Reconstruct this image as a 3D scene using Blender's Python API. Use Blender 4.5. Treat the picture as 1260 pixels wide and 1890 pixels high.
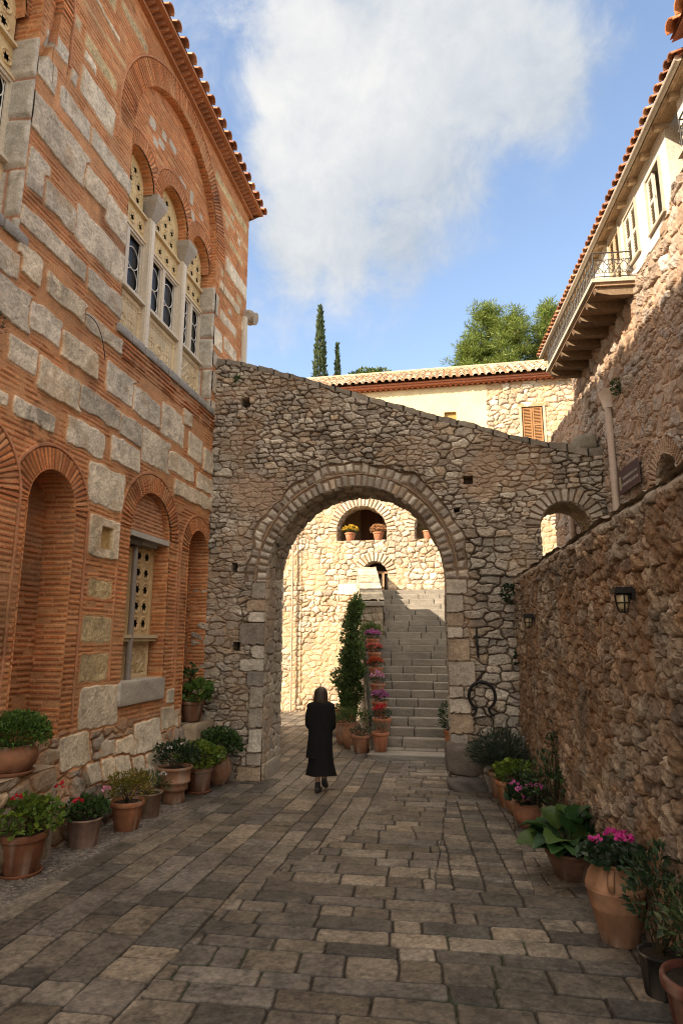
import bpy, math, random
import numpy as np
from mathutils import Vector, Matrix

sc = bpy.context.scene
for o in list(bpy.data.objects):
    bpy.data.objects.remove(o)
COL = sc.collection
R_ = math.radians

# ------------------------------------------------------------------ camera, sky, sun, exposure
CZ = 2.07                       # camera height (ground at the camera is z = 0)
PITCH, YAW = 11.357, 10.7237    # looking up, and to the left of the courtyard axis (+y)
FPX = 1170.0                    # focal length for a 1260 x 1890 frame
th, ps = R_(PITCH), R_(YAW)
CF = np.array([-math.sin(ps)*math.cos(th), math.cos(ps)*math.cos(th), math.sin(th)])
CR = np.array([math.cos(ps), math.sin(ps), 0.0])
CU = np.cross(CR, CF)
cam = bpy.data.cameras.new('camera')
cam.sensor_fit = 'VERTICAL'; cam.sensor_height = 36.0; cam.lens = FPX/1890*36
cam.clip_start = 0.05; cam.clip_end = 3000
camo = bpy.data.objects.new('camera', cam); COL.objects.link(camo)
camo.matrix_world = Matrix(((CR[0], CU[0], -CF[0], 0), (CR[1], CU[1], -CF[1], 0), (CR[2], CU[2], -CF[2], CZ), (0, 0, 0, 1)))
sc.camera = camo

SUN_TO = np.array([-1.0, -0.9, 0.823]); SUN_TO /= np.linalg.norm(SUN_TO)
SUN_EL = math.asin(SUN_TO[2]); SUN_AZ = math.atan2(SUN_TO[0], SUN_TO[1])
sl = bpy.data.lights.new('sun', 'SUN'); sl.energy = 4.9; sl.angle = R_(0.5); sl.color = (1.0, 0.86, 0.68)
so = bpy.data.objects.new('sun', sl); COL.objects.link(so)
so.rotation_euler = Vector(-SUN_TO).to_track_quat('-Z', 'Y').to_euler()
so.location = (-20, -20, 30)

sc.view_settings.view_transform = 'Standard'; sc.view_settings.look = 'None'
sc.view_settings.gamma = 1.0
sc.cycles.pixel_filter_type = 'BLACKMAN_HARRIS'; sc.cycles.filter_width = 1.1
sc.view_settings.exposure = 1.22

SKY_STRENGTH = 0.15
def make_world():
    w = bpy.data.worlds.new('World'); sc.world = w; w.use_nodes = True
    nt = w.node_tree; N = nt.nodes; L = nt.links; N.clear()
    out = N.new('ShaderNodeOutputWorld'); bg = N.new('ShaderNodeBackground')
    bg.inputs['Strength'].default_value = SKY_STRENGTH
    L.new(bg.outputs[0], out.inputs[0])
    sky = N.new('ShaderNodeTexSky'); sky.sky_type = 'NISHITA'; sky.sun_disc = False
    sky.sun_elevation = SUN_EL; sky.sun_rotation = SUN_AZ; sky.air_density = 1.0; sky.dust_density = 0.6; sky.ozone_density = 1.0
    tc = N.new('ShaderNodeTexCoord')
    def math_(op, a, b=None, clamp=False):
        n = N.new('ShaderNodeMath'); n.operation = op; n.use_clamp = clamp
        for i, v in enumerate((a, b)):
            if v is None: continue
            if isinstance(v, (int, float)): n.inputs[i].default_value = v
            else: L.new(v, n.inputs[i])
        return n.outputs[0]
    def dot(vec, v):
        n = N.new('ShaderNodeVectorMath'); n.operation = 'DOT_PRODUCT'
        L.new(vec, n.inputs[0]); n.inputs[1].default_value = tuple(v); return n.outputs['Value']
    D = tc.outputs['Generated']
    def noise(scale, detail, rough, loc=(0, 0, 0), dist=0.0):
        m = N.new('ShaderNodeMapping'); L.new(D, m.inputs[0]); m.inputs['Location'].default_value = loc
        n = N.new('ShaderNodeTexNoise'); L.new(m.outputs[0], n.inputs['Vector'])
        n.inputs['Scale'].default_value = scale; n.inputs['Detail'].default_value = detail
        n.inputs['Roughness'].default_value = rough; n.inputs['Distortion'].default_value = dist
        return n.outputs['Fac']
    n1 = noise(4.6, 9, 0.58, (3.1, 1.2, 0.4), 0.4)
    n2 = noise(10.0, 10, 0.66, (0.3, 7.7, 2.0), 0.5)
    n3 = noise(3.4, 8, 0.66, (8.3, 2.2, 5.0), 0.8)
    # big cumulus bank: several soft lobes fixed in the sky (direction, angular radius)
    def sdir(px, py):
        v = CR*(px-630)/FPX + CU*(945-py)/FPX + CF
        return v/np.linalg.norm(v)
    lobes = [(740, 130, 0.205), (610, 90, 0.115), (545, 150, 0.07), (880, 110, 0.155), (630, 310, 0.14), (770, 310, 0.135), (540, 300, 0.075), (560, 430, 0.10), (740, 430, 0.10), (640, 440, 0.09), (740, -110, 0.21), (990, 150, .10)]
    acc = None
    for px, py, r in lobes:
        d = math_('ARCCOSINE', dot(D, sdir(px, py)))
        f = math_('SUBTRACT', 1.0, math_('DIVIDE', d, r))
        acc = f if acc is None else math_('MAXIMUM', acc, f)
    e = math_('ADD', acc, math_('MULTIPLY', math_('SUBTRACT', n1, 0.5), 1.7))
    e = math_('ADD', e, math_('MULTIPLY', math_('SUBTRACT', n2, 0.5), .75))
    mr = N.new('ShaderNodeMapRange'); mr.interpolation_type = 'SMOOTHSTEP'; L.new(e, mr.inputs[0])
    mr.inputs[1].default_value = -0.20; mr.inputs[2].default_value = 0.50
    big = mr.outputs[0]
    # thin veil elsewhere
    v = math_('ADD', math_('MULTIPLY', n3, 0.6), math_('MULTIPLY', n2, 0.4))
    # more veil in the lower sky ahead, clear to the upper right
    band = math_('MULTIPLY', math_('ADD', dot(D, -CR*0.9 - CU*0.5), 0.0), 0.35)
    v = math_('ADD', v, band)
    v = math_('ADD', v, math_('MULTIPLY', math_('MAXIMUM', math_('ADD', acc, 0.75), 0.0), 0.16))
    v = math_('ADD', v, math_('MULTIPLY', math_('SUBTRACT', n2, 0.5), 0.35))
    mr2 = N.new('ShaderNodeMapRange'); mr2.interpolation_type = 'SMOOTHSTEP'; L.new(v, mr2.inputs[0])
    mr2.inputs[1].default_value = 0.44; mr2.inputs[2].default_value = 0.84; mr2.inputs[4].default_value = 0.60
    cov = math_('SUBTRACT', 1.0, math_('MULTIPLY', math_('SUBTRACT', 1.0, big), math_('SUBTRACT', 1.0, mr2.outputs[0])))
    # cloud body: brighter tops, grey undersides
    shade = N.new('ShaderNodeMapRange'); L.new(math_('ADD', math_('ADD', math_('MULTIPLY', n1, 0.6), math_('MULTIPLY', n2, 0.5)), dot(D, CU*0.32-CR*0.42-CF*0.10)), shade.inputs[0])
    shade.inputs[1].default_value = 0.34; shade.inputs[2].default_value = 0.80
    cc = N.new('ShaderNodeMix'); cc.data_type = 'RGBA'; L.new(shade.outputs[0], cc.inputs[0])
    cc.inputs[6].default_value = (1.42, 1.64, 1.94, 1); cc.inputs[7].default_value = (2.72, 2.70, 2.65, 1)
    # bright warm cloud overhead and behind, out of view, added to fill the shade
    hi = N.new('ShaderNodeMapRange'); hi.interpolation_type = 'SMOOTHSTEP'; L.new(math_('SUBTRACT', dot(D, (0, 0, 1)), math_('MULTIPLY', dot(D, (0, 1, 0)), 0.55)), hi.inputs[0])
    hi.inputs[1].default_value = 0.47; hi.inputs[2].default_value = 0.80
    cov = math_('MAXIMUM', cov, math_('MULTIPLY', hi.outputs[0], 0.85))
    cb = N.new('ShaderNodeVectorMath'); cb.operation = 'SCALE'; L.new(cc.outputs[2], cb.inputs[0]); L.new(math_('ADD', 1.0, math_('MULTIPLY', hi.outputs[0], SKY_FILL)), cb.inputs['Scale'])
    cw = N.new('ShaderNodeMix'); cw.data_type = 'RGBA'; cw.blend_type = 'MULTIPLY'; L.new(hi.outputs[0], cw.inputs[0]); L.new(cb.outputs[0], cw.inputs[6]); cw.inputs[7].default_value = (1.0, .93, .82, 1)
    mix = N.new('ShaderNodeMix'); mix.data_type = 'RGBA'
    hs = N.new('ShaderNodeHueSaturation'); hs.inputs['Saturation'].default_value = 0.92; hs.inputs['Value'].default_value = SKYV
    L.new(sky.outputs[0], hs.inputs['Color'])
    L.new(cov, mix.inputs[0]); L.new(hs.outputs[0], mix.inputs[6]); L.new(cw.outputs[2], mix.inputs[7])
    L.new(mix.outputs[2], bg.inputs['Color'])
SKYV = .95
SKY_FILL = 1.7
make_world()

def at(px, py, axis, val):
    """point where the photo pixel's line of sight meets a plane axis = val"""
    v = CR*(px-630)/FPX + CU*(945-py)/FPX + CF
    k = 'xyz'.index(axis); c = np.array([0, 0, CZ])
    return c + v*(val - c[k])/v[k]

def gz(y):
    return -0.035*y if y < 12 else -0.42
# ------------------------------------------------------------------ noise and mesh helpers
def hsh(ix, iy, s):
    n = (np.asarray(ix).astype(np.int64)*374761393 + np.asarray(iy).astype(np.int64)*668265263 + s*974634077) & 0xffffffff
    n = ((n ^ (n >> 13))*1274126177) & 0xffffffff
    n = ((n ^ (n >> 16))*668265263) & 0xffffffff
    n = n ^ (n >> 15)
    return (n & 0xffffff)/float(0x1000000)
def vn(u, v, s):
    iu = np.floor(u); iv = np.floor(v); fu = u-iu; fv = v-iv
    fu = fu*fu*(3-2*fu); fv = fv*fv*(3-2*fv)
    a = hsh(iu, iv, s); b = hsh(iu+1, iv, s); c = hsh(iu, iv+1, s); d = hsh(iu+1, iv+1, s)
    return a + (b-a)*fu + (c-a)*fv + (a-b-c+d)*fu*fv
def fbm(u, v, sc_, s, o=3):
    r = 0; a = .5; t = 0
    for i in range(o):
        r = r + a*vn(u*sc_*2**i, v*sc_*2**i, s+i*17); t += a; a *= .5
    return r/t - .5
def sst(a, b, x):
    t = np.clip((x-a)/(b-a), 0, 1); return t*t*(3-2*t)
def mixc(c1, c2, t):
    return c1 + (np.asarray(c2)-c1)*t[..., None]

class MB:
    def __init__(s): s.P = []; s.C = []; s.F = []; s.n = 0
    def add(s, P, F, C=(.5, .5, .5)):
        P = np.asarray(P, float).reshape(-1, 3); C = np.asarray(C, float)
        if C.ndim == 1: C = np.tile(C, (len(P), 1))
        C = C.reshape(-1, 3)
        s.P.append(P); s.C.append(C)
        s.F.append(np.asarray(F, np.int64) + s.n); s.n += len(P)
    def box(s, x0, y0, z0, x1, y1, z1, C=(.5, .5, .5)):
        P = [(x, y, z) for x in (x0, x1) for y in (y0, y1) for z in (z0, z1)]
        s.add(P, [(0, 1, 3, 2), (4, 6, 7, 5), (0, 4, 5, 1), (2, 3, 7, 6), (0, 2, 6, 4), (1, 5, 7, 3)], C)
    def obox(s, c, ax, ay, az, C=(.5, .5, .5)):
        c, ax, ay, az = [np.asarray(q, float) for q in (c, ax, ay, az)]
        P = [c + ax*i + ay*j + az*k for i in (-1, 1) for j in (-1, 1) for k in (-1, 1)]
        s.add(P, [(0, 1, 3, 2), (4, 6, 7, 5), (0, 4, 5, 1), (2, 3, 7, 6), (0, 2, 6, 4), (1, 5, 7, 3)], C)
    def rock(s, c, ax, ay, az, C, seed=0, n=7, rnd=.28, amp=.05):
        """worn stone block: a rounded, noisy box with half-axes ax, ay, az"""
        c, ax, ay, az = [np.asarray(q, float) for q in (c, ax, ay, az)]
        g = np.linspace(-1, 1, n); A, B = np.meshgrid(g, g)
        for k in range(3):
            for sg in (-1, 1):
                q = np.zeros((n, n, 3)); q[..., k] = sg; q[..., (k+1) % 3] = A*sg; q[..., (k+2) % 3] = B
                inner = np.clip(q, -(1-rnd), 1-rnd); d = q-inner
                L = np.linalg.norm(d, axis=-1, keepdims=True); q = inner + d/np.maximum(L, 1e-9)*rnd
                w = q*1.7 + seed*3.7
                nz = fbm(w[..., 0]+w[..., 2]*.7, w[..., 1]-w[..., 2]*.6, 1.1, seed, 3)*2*amp
                q = q*(1+nz[..., None])
                P = c + q[..., :1]*ax + q[..., 1:2]*ay + q[..., 2:]*az
                idx = np.arange(n*n).reshape(n, n)
                F = np.stack([idx[:-1, :-1], idx[:-1, 1:], idx[1:, 1:], idx[1:, :-1]], -1).reshape(-1, 4)
                cc = np.asarray(C)*(1+.5*fbm(w[..., 0]*2, w[..., 1]*2+w[..., 2], 1.5, seed+5)[..., None])
                s.add(P, F, cc)
    def grid(s, P, C, mask=None):
        h, w = P.shape[:2]; idx = np.arange(h*w).reshape(h, w)
        F = np.stack([idx[:-1, :-1], idx[:-1, 1:], idx[1:, 1:], idx[1:, :-1]], -1)
        F = F[mask] if mask is not None else F.reshape(-1, 4)
        C = np.asarray(C, float)
        if C.ndim == 1: C = np.tile(C, (h*w, 1))
        P = P.reshape(-1, 3); C = C.reshape(-1, 3)
        used = np.zeros(len(P), bool); used[F] = True
        rm = np.cumsum(used)-1
        s.add(P[used], rm[F], C[used])
    def tube(s, pts, r, n=6, C=(.5, .5, .5), caps=True):
        pts = np.asarray(pts, float); m = len(pts); r = np.broadcast_to(np.asarray(r, float), (m,))
        t = np.gradient(pts, axis=0); t /= np.maximum(np.linalg.norm(t, axis=1, keepdims=True), 1e-9)
        up = np.array([0, 0, 1.]) if abs(t[0][2]) < .9 else np.array([1., 0, 0])
        P = []; a0 = np.linspace(0, 2*np.pi, n, endpoint=False)
        for i in range(m):
            x = np.cross(up, t[i]); x /= max(np.linalg.norm(x), 1e-9); y = np.cross(t[i], x)
            up = y
            P.append(pts[i] + r[i]*(np.cos(a0)[:, None]*x + np.sin(a0)[:, None]*y))
        P = np.array(P).reshape(-1, 3); F = []
        for i in range(m-1):
            for k in range(n):
                F.append((i*n+k, i*n+(k+1) % n, (i+1)*n+(k+1) % n, (i+1)*n+k))
        s.add(P, F, C)
        if caps:
            for i in (0, m-1):
                ring = P[i*n:(i+1)*n]; cP = np.vstack([ring, ring.mean(0)])
                s.add(cP, [(k, (k+1) % n, n, n) for k in range(n)], C)
    def lathe(s, prof, c, n=28, C=(.5, .5, .5), sx=1, sy=1):
        prof = np.asarray(prof, float); a = np.linspace(0, 2*np.pi, n, endpoint=False)
        P = np.stack([c[0]+prof[:, :1]*np.cos(a)*sx, c[1]+prof[:, :1]*np.sin(a)*sy, c[2]+np.repeat(prof[:, 1:], n, 1)], -1)
        m = len(prof); F = [(i*n+k, i*n+(k+1) % n, (i+1)*n+(k+1) % n, (i+1)*n+k) for i in range(m-1) for k in range(n)]
        s.add(P.reshape(-1, 3), F, C)
    def build(s, name, mat, parent=None, smooth=False):
        P = np.vstack(s.P); C = np.vstack(s.C)
        me = bpy.data.meshes.new(name)
        me.vertices.add(len(P)); me.vertices.foreach_set('co', P.astype(np.float32).ravel())
        loops = []; tot = []
        for F in s.F:
            if F.shape[1] == 4:
                deg = F[:, 2] == F[:, 3]
                if deg.any():
                    T = F[deg][:, :3]; Q = F[~deg]
                    loops += [T.ravel(), Q.ravel()]; tot += [np.full(len(T), 3), np.full(len(Q), 4)]
                else:
                    loops.append(F.ravel()); tot.append(np.full(len(F), 4))
            else:
                loops.append(F.ravel()); tot.append(np.full(len(F), F.shape[1]))
        loops = np.concatenate(loops); tot = np.concatenate(tot)
        me.loops.add(len(loops)); me.loops.foreach_set('vertex_index', loops.astype(np.int32))
        me.polygons.add(len(tot)); st = np.concatenate([[0], np.cumsum(tot)[:-1]])
        me.polygons.foreach_set('loop_start', st.astype(np.int32))
        try: me.polygons.foreach_set('loop_total', tot.astype(np.int32))
        except Exception: pass
        ca = me.color_attributes.new('Col', 'FLOAT_COLOR', 'POINT')
        c4 = np.ones((len(C), 4), np.float32); c4[:, :3] = np.clip(C, 0.002, 1)
        ca.data.foreach_set('color', c4.ravel())
        me.update(calc_edges=True); me.validate()
        me.polygons.foreach_set('use_smooth', np.full(len(me.polygons), bool(smooth)))
        me.materials.append(mat)
        o = bpy.data.objects.new(name, me); COL.objects.link(o)
        if parent is not None: o.parent = parent
        return o

def empty(name, loc=(0, 0, 0)):
    o = bpy.data.objects.new(name, None); o.empty_display_size = .2; COL.objects.link(o); o.location = loc; return o
def tag(o, label=None, cat=None, group=None, kind=None):
    if label: o['label'] = label
    if cat: o['category'] = cat
    if group: o['group'] = group
    if kind: o['kind'] = kind
    return o
def thing(name, label, cat, loc=(0, 0, 0), group=None):
    return tag(empty(name, loc), label, cat, group)

# ------------------------------------------------------------------ materials
def mat(name, rough=.85, n_scale=30., n_amt=.25, bump=.15, b_scale=80., color=None, metal=0., transl=0., spec=.3, big=0.0, emit=None):
    m = bpy.data.materials.new(name); m.use_nodes = True; nt = m.node_tree; N = nt.nodes; L = nt.links
    bs = N['Principled BSDF']; bs.inputs['Roughness'].default_value = rough; bs.inputs['Metallic'].default_value = metal
    bs.inputs['Specular IOR Level'].default_value = spec
    if color is None:
        a = N.new('ShaderNodeVertexColor'); a.layer_name = 'Col'; c = a.outputs[0]
    else:
        a = N.new('ShaderNodeRGB'); a.outputs[0].default_value = (*color, 1); c = a.outputs[0]
    g = N.new('ShaderNodeNewGeometry')
    def noise(s, d=5, r=.6):
        n = N.new('ShaderNodeTexNoise'); L.new(g.outputs['Position'], n.inputs['Vector'])
        n.inputs['Scale'].default_value = s; n.inputs['Detail'].default_value = d; n.inputs['Roughness'].default_value = r; return n.outputs['Fac']
    def mul(c, f, lo, hi):
        mr = N.new('ShaderNodeMapRange'); L.new(f, mr.inputs[0]); mr.inputs[1].default_value = .28; mr.inputs[2].default_value = .72
        mr.inputs[3].default_value = lo; mr.inputs[4].default_value = hi
        mx = N.new('ShaderNodeVectorMath'); mx.operation = 'SCALE'; L.new(c, mx.inputs[0]); L.new(mr.outputs[0], mx.inputs['Scale']); return mx.outputs[0]
    if n_amt: c = mul(c, noise(n_scale), 1-n_amt, 1+n_amt)
    if big: c = mul(c, noise(1.3, 4), 1-big, 1+big)
    L.new(c, bs.inputs['Base Color'])
    if bump:
        b = N.new('ShaderNodeBump'); b.inputs['Strength'].default_value = bump; b.inputs['Distance'].default_value = .02
        L.new(noise(b_scale, 6, .65), b.inputs['Height']); L.new(b.outputs[0], bs.inputs['Normal'])
    if transl:
        tr = N.new('ShaderNodeBsdfTranslucent'); L.new(c, tr.inputs[0]); mx = N.new('ShaderNodeMixShader'); mx.inputs[0].default_value = transl
        L.new(bs.outputs[0], mx.inputs[1]); L.new(tr.outputs[0], mx.inputs[2]); L.new(mx.outputs[0], N['Material Output'].inputs[0])
    return m
M_STONE = mat('weathered_masonry', .9, 45., .28, .5, 90., big=.14)
M_PAVE = mat('worn_paving', .62, 30., .24, .35, 70., spec=.35, big=.2)
M_MARBLE = mat('carved_marble', .7, 25., .14, .25, 60.)
M_POT = mat('terracotta', .8, 14., .22, .15, 60., big=.1)
M_LEAF = mat('foliage', .5, 9., .25, 0, transl=.28, spec=.35)
M_PETAL = mat('petals', .55, 40., .15, 0, transl=.25)
M_TILE = mat('clay_tiles', .85, 18., .3, .3, 60., big=.12)
M_WOOD = mat('weathered_wood', .75, 20., .3, .3, 50.)
M_IRON = mat('dark_iron', .5, 30., .2, .2, 60., color=(.022, .019, .018), metal=.5)
M_PAINT = mat('painted_trim', .6, 12., .12, .1, 40.)
M_PLASTER = mat('lime_plaster', .9, 6., .10, .25, 40.)
M_GLASS = mat('dark_window_glass', .25, 3., .1, 0, color=(.018, .018, .018), spec=.22)
M_SOIL = mat('potting_soil', .95, 40., .4, .5, 60., color=(.03, .02, .013))
M_CLOTH = mat('black_wool', .95, 60., .3, .35, 160., spec=.15)
M_SKIN = mat('skin', .5, 30., .05, 0, color=(.45, .26, .18))
M_EARTH = mat('dry_earth', .95, 2., .3, .3, 8., color=(.16, .13, .075))
M_LAMPGLASS = mat('lantern_glass', .25, 20., .1, 0, color=(.45, .36, .2), spec=.5)

# ------------------------------------------------------------------ masonry patterns (u along, v up, in metres)
def pal(r, cols):
    c = np.asarray(cols, float); k = len(c); f = r*k; i = np.clip(f.astype(int), 0, k-1); j = (i+1) % k; t = (f-i)[..., None]
    return c[i]*(1-t*.5) + c[j]*t*.5
def rubble(u, v, su, sv, seed, pw=3.0, jit=.75, wob=.25):
    """irregular coursed rubble: cell distances; returns edge (0 at joints), three random numbers, local du, dv"""
    u = u + wob*su*2*fbm(u, v, 1.6/su, seed+1, 2); v = v + wob*sv*2*fbm(u, v, 1.6/su, seed+2, 2)
    iv = np.floor(v/sv)
    F1 = np.full(u.shape, 9.); F2 = np.full(u.shape, 9.); I = np.zeros(u.shape); J = np.zeros(u.shape); DU = np.zeros(u.shape); DV = np.zeros(u.shape)
    for dj in (-1, 0, 1):
        j = iv+dj; sh = hsh(j, j*0+7, seed+3); ws = su*(.75+.6*hsh(j, j*0+3, seed+9))
        iu = np.floor(u/ws-sh)
        for di in (-1, 0, 1):
            i = iu+di
            cu = (i+.5+jit*(hsh(i, j, seed+4)-.5)+sh)*ws; cv = (j+.5+jit*.75*(hsh(i, j, seed+5)-.5))*sv
            du = (u-cu)/ws; dv = (v-cv)/sv
            d = (np.abs(du)**pw+np.abs(dv)**pw)**(1/pw) - .22*(hsh(i, j, seed+6)-.5)
            c = d < F1
            F2 = np.where(c, F1, np.minimum(F2, d))
            I = np.where(c, i, I); J = np.where(c, j, J); DU = np.where(c, du*su, DU); DV = np.where(c, dv*sv, DV)
            F1 = np.where(c, d, F1)
    return F2-F1, hsh(I, J, seed+11), hsh(I, J, seed+12), hsh(I, J, seed+13), DU, DV
def rubble_wall(u, v, su, sv, seed, cols, mortar, amp=.035, gap=.10, rough=.012, pw=3.0, jit=.75, wob=.25, fill=0.0, joint=-.6):
    e, r1, r2, r3, du, dv = rubble(u, v, su, sv, seed, pw, jit, wob)
    fl = sst(.0, .12, fbm(u, v, .9, seed+31, 3)+fill) if fill > -1 else 0   # mortar smeared over the faces here and there
    g = gap*(1+.6*fbm(u, v, 7., seed+8))
    t = sst(g*.35, g*1.5, e); s2 = sst(g, g*4.5, e)
    h = amp*(.5+.8*r1)*t*(.65+.35*s2) + (du*(r2-.5)+dv*(r3-.5)*1.2)*.22*t + rough*2*fbm(u, v, 22., seed+20, 3)*t + rough*fbm(u, v, 6., seed+21, 2)
    c = pal(r2, cols)*(.72+.5*r3)[..., None]
    c = c*(1+.45*fbm(u, v, 14., seed+22, 3)+.25*fbm(u, v, 50., seed+23, 2))[..., None]
    mo = np.asarray(mortar)*(1+.5*fbm(u, v, 16., seed+24, 3))[..., None]
    dk = 1+joint*(1-sst(0, g*1.0, e))*(.4+1.2*np.clip(fbm(u, v, 2.2, seed+27)+.5, 0, 1))*(1-fl)
    c = c*t[..., None]+(mo*np.clip(dk, .15, 1)[..., None])*(1-t)[..., None]
    if fill > -1:
        a = fl*.75*(1-s2*.55); c = c*(1-a[..., None])+mo*a[..., None]; h = h*(1-.45*fl)+amp*.28*fl
    return h, c
BRC = [(.46, .150, .050), (.54, .200, .070), (.36, .108, .040), (.51, .235, .105), (.43, .165, .066)]
MOC = (.50, .245, .108)
def bricks(u, v, pitch, blen, seed, fr=.56, h=.009, brc=BRC, moc=MOC, miss=.1):
    vv = v+.010*fbm(u, v, 3., seed, 2)+.004*fbm(u, v, 14., seed+1, 2)
    row = np.floor(vv/pitch); f = vv/pitch-row
    uu = u/blen*(.8+.5*hsh(row, row*0, seed+2))+hsh(row, row*0+1, seed+3)*9
    k = np.floor(uu); g = (uu-k)
    ed = np.minimum(np.minimum(f, fr-f)*pitch, np.minimum(g, 1-g)*blen-.006)
    r = hsh(row, k, seed+4); r2 = hsh(row, k, seed+5)
    t = sst(-.002, .008, ed)*(r2 > miss)
    hh = h*t*(.6+.8*r)+.006*fbm(u, v, 25., seed+6, 2)
    c = pal(r, brc)*(.7+.55*r2)[..., None]*(1+.4*fbm(u, v, 18., seed+7))[..., None]
    mo = np.asarray(moc)*(1+.55*fbm(u, v, 9., seed+8, 3))[..., None]
    return hh, c*t[..., None]+mo*(1-t)[..., None]
def rrect(u, v, u0, v0, u1, v1, r, seed, wob=.02):
    """distance inside a rough rectangle (positive inside)"""
    u = u+wob*2*fbm(u, v, 4., seed, 2)+wob*.7*fbm(u, v, 16., seed+3, 2); v = v+wob*2*fbm(u, v, 4., seed+1, 2)+wob*.7*fbm(u, v, 16., seed+4, 2)
    qx = np.abs(u-(u0+u1)/2)-(u1-u0)/2+r; qy = np.abs(v-(v0+v1)/2)-(v1-v0)/2+r
    return -(np.hypot(np.maximum(qx, 0), np.maximum(qy, 0))+np.minimum(np.maximum(qx, qy), 0)-r)
def arch_sdf(u, v, uc, vs, r, vb, ky=1.0):
    """negative inside an arched opening"""
    top = np.hypot(u-uc, (v-vs)/ky)-r; side = np.abs(u-uc)-r
    return np.maximum(np.where(v > vs, top, side), vb-v)
def rect_sdf(u, v, u0, v0, u1, v1):
    return np.maximum(np.maximum(u0-u, u-u1), np.maximum(v0-v, v-v1))
def arch_line(uc, vs, r, vb, step=.03, ky=1.0):
    n = max(8, int(math.pi*r/step)); m = max(2, int((vs-vb)/step))
    a = np.linspace(math.pi, 0, n)
    arc = np.stack([uc+r*np.cos(a), vs+ky*r*np.sin(a)], 1)
    l = np.stack([np.full(m, uc-r), np.linspace(vb, vs, m, endpoint=False)], 1)
    rr = np.stack([np.full(m, uc+r), np.linspace(vs, vb, m+1)[1:]], 1)
    return np.vstack([l, arc, rr])

class Frame:
    """wall plane: origin o, along a, up b, outward n"""
    def __init__(s, o, a, n, b=(0, 0, 1)): s.o, s.a, s.b, s.n = [np.asarray(q, float) for q in (o, a, b, n)]
    def p(s, u, v, h): return s.o+np.asarray(u)[..., None]*s.a+np.asarray(v)[..., None]*s.b+np.asarray(h)[..., None]*s.n
def patch(mb, us, vs, fr, fn, g=None, snap=True):
    U, V = np.meshgrid(us, vs)
    mask = None
    if g is not None:
        G = g(U, V); ok = G > 0
        keep = ok[:-1, :-1] | ok[1:, :-1] | ok[:-1, 1:] | ok[1:, 1:]
        if snap:
            bad = ~ok; vk = np.zeros(U.shape, bool)
            vk[:-1, :-1] |= keep; vk[1:, :-1] |= keep; vk[:-1, 1:] |= keep; vk[1:, 1:] |= keep
            bad &= vk
            for _ in range(2):
                u = U[bad]; v = V[bad]; e = .003
                q = g(u, v); gx = (g(u+e, v)-g(u-e, v))/(2*e); gy = (g(u, v+e)-g(u, v-e))/(2*e); d = np.maximum(gx*gx+gy*gy, .2)
                U[bad] = u-np.clip(q*gx/d, -.06, .06); V[bad] = v-np.clip(q*gy/d, -.06, .06)
        mask = keep
    h, c = fn(U, V)
    mb.grid(fr.p(U, V, h), c, mask)
def reveal(mb, line, fr, h0, h1, fn, step=.03):
    """side faces of an opening: the outline swept from depth h0 to h1; fn(s, t) -> offset, colour"""
    line = np.asarray(line); d = np.concatenate([[0], np.cumsum(np.linalg.norm(np.diff(line, axis=0), axis=1))])
    n = max(2, int(d[-1]/step)+1); s = np.linspace(0, d[-1], n)
    u = np.interp(s, d, line[:, 0]); v = np.interp(s, d, line[:, 1])
    m = max(2, int(abs(h1-h0)/step)+1); t = np.linspace(h0, h1, m)
    T, S = np.meshgrid(t, s); Uu = np.repeat(u[:, None], m, 1); Vv = np.repeat(v[:, None], m, 1)
    off, c = fn(S, T, Uu, Vv)
    tu = np.gradient(u, s)[:, None]; tv = np.gradient(v, s)[:, None]
    # offset goes into the opening (to the right of the travel direction)
    fade = sst(0, .03, np.abs(T-h0))
    mb.grid(fr.p(Uu+tv*off*fade, Vv-tu*off*fade, T), c)
def var_space(a, b, f):
    out = [a]
    while out[-1] < b: out.append(out[-1]+f(out[-1]))
    out[-1] = b; return np.array(out)
# ------------------------------------------------------------------ ground and paving (structure)
mb = MB()
g = np.array([-400, -150, -60, -20, 0, 24, 60, 150, 500.])
X_, Y_ = np.meshgrid(g, g); mb.grid(np.stack([X_, Y_, np.full(X_.shape, -.75)], -1), (.16, .13, .08))
tag(mb.build('ground', M_EARTH), kind='structure')
mb = MB()      # wooded rise behind the buildings
xs = np.linspace(-60, 60, 50); ys = np.linspace(27.5, 120, 40)
X_, Y_ = np.meshgrid(xs, ys); Z_ = 4.5*sst(27.5, 34, Y_)+8*sst(34, 90, Y_)+2*fbm(X_, Y_, .08, 3)-.7
mb.grid(np.stack([X_, Y_, Z_], -1), (.16, .13, .08))
tag(mb.build('hillside', M_EARTH, smooth=True), kind='structure')

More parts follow.
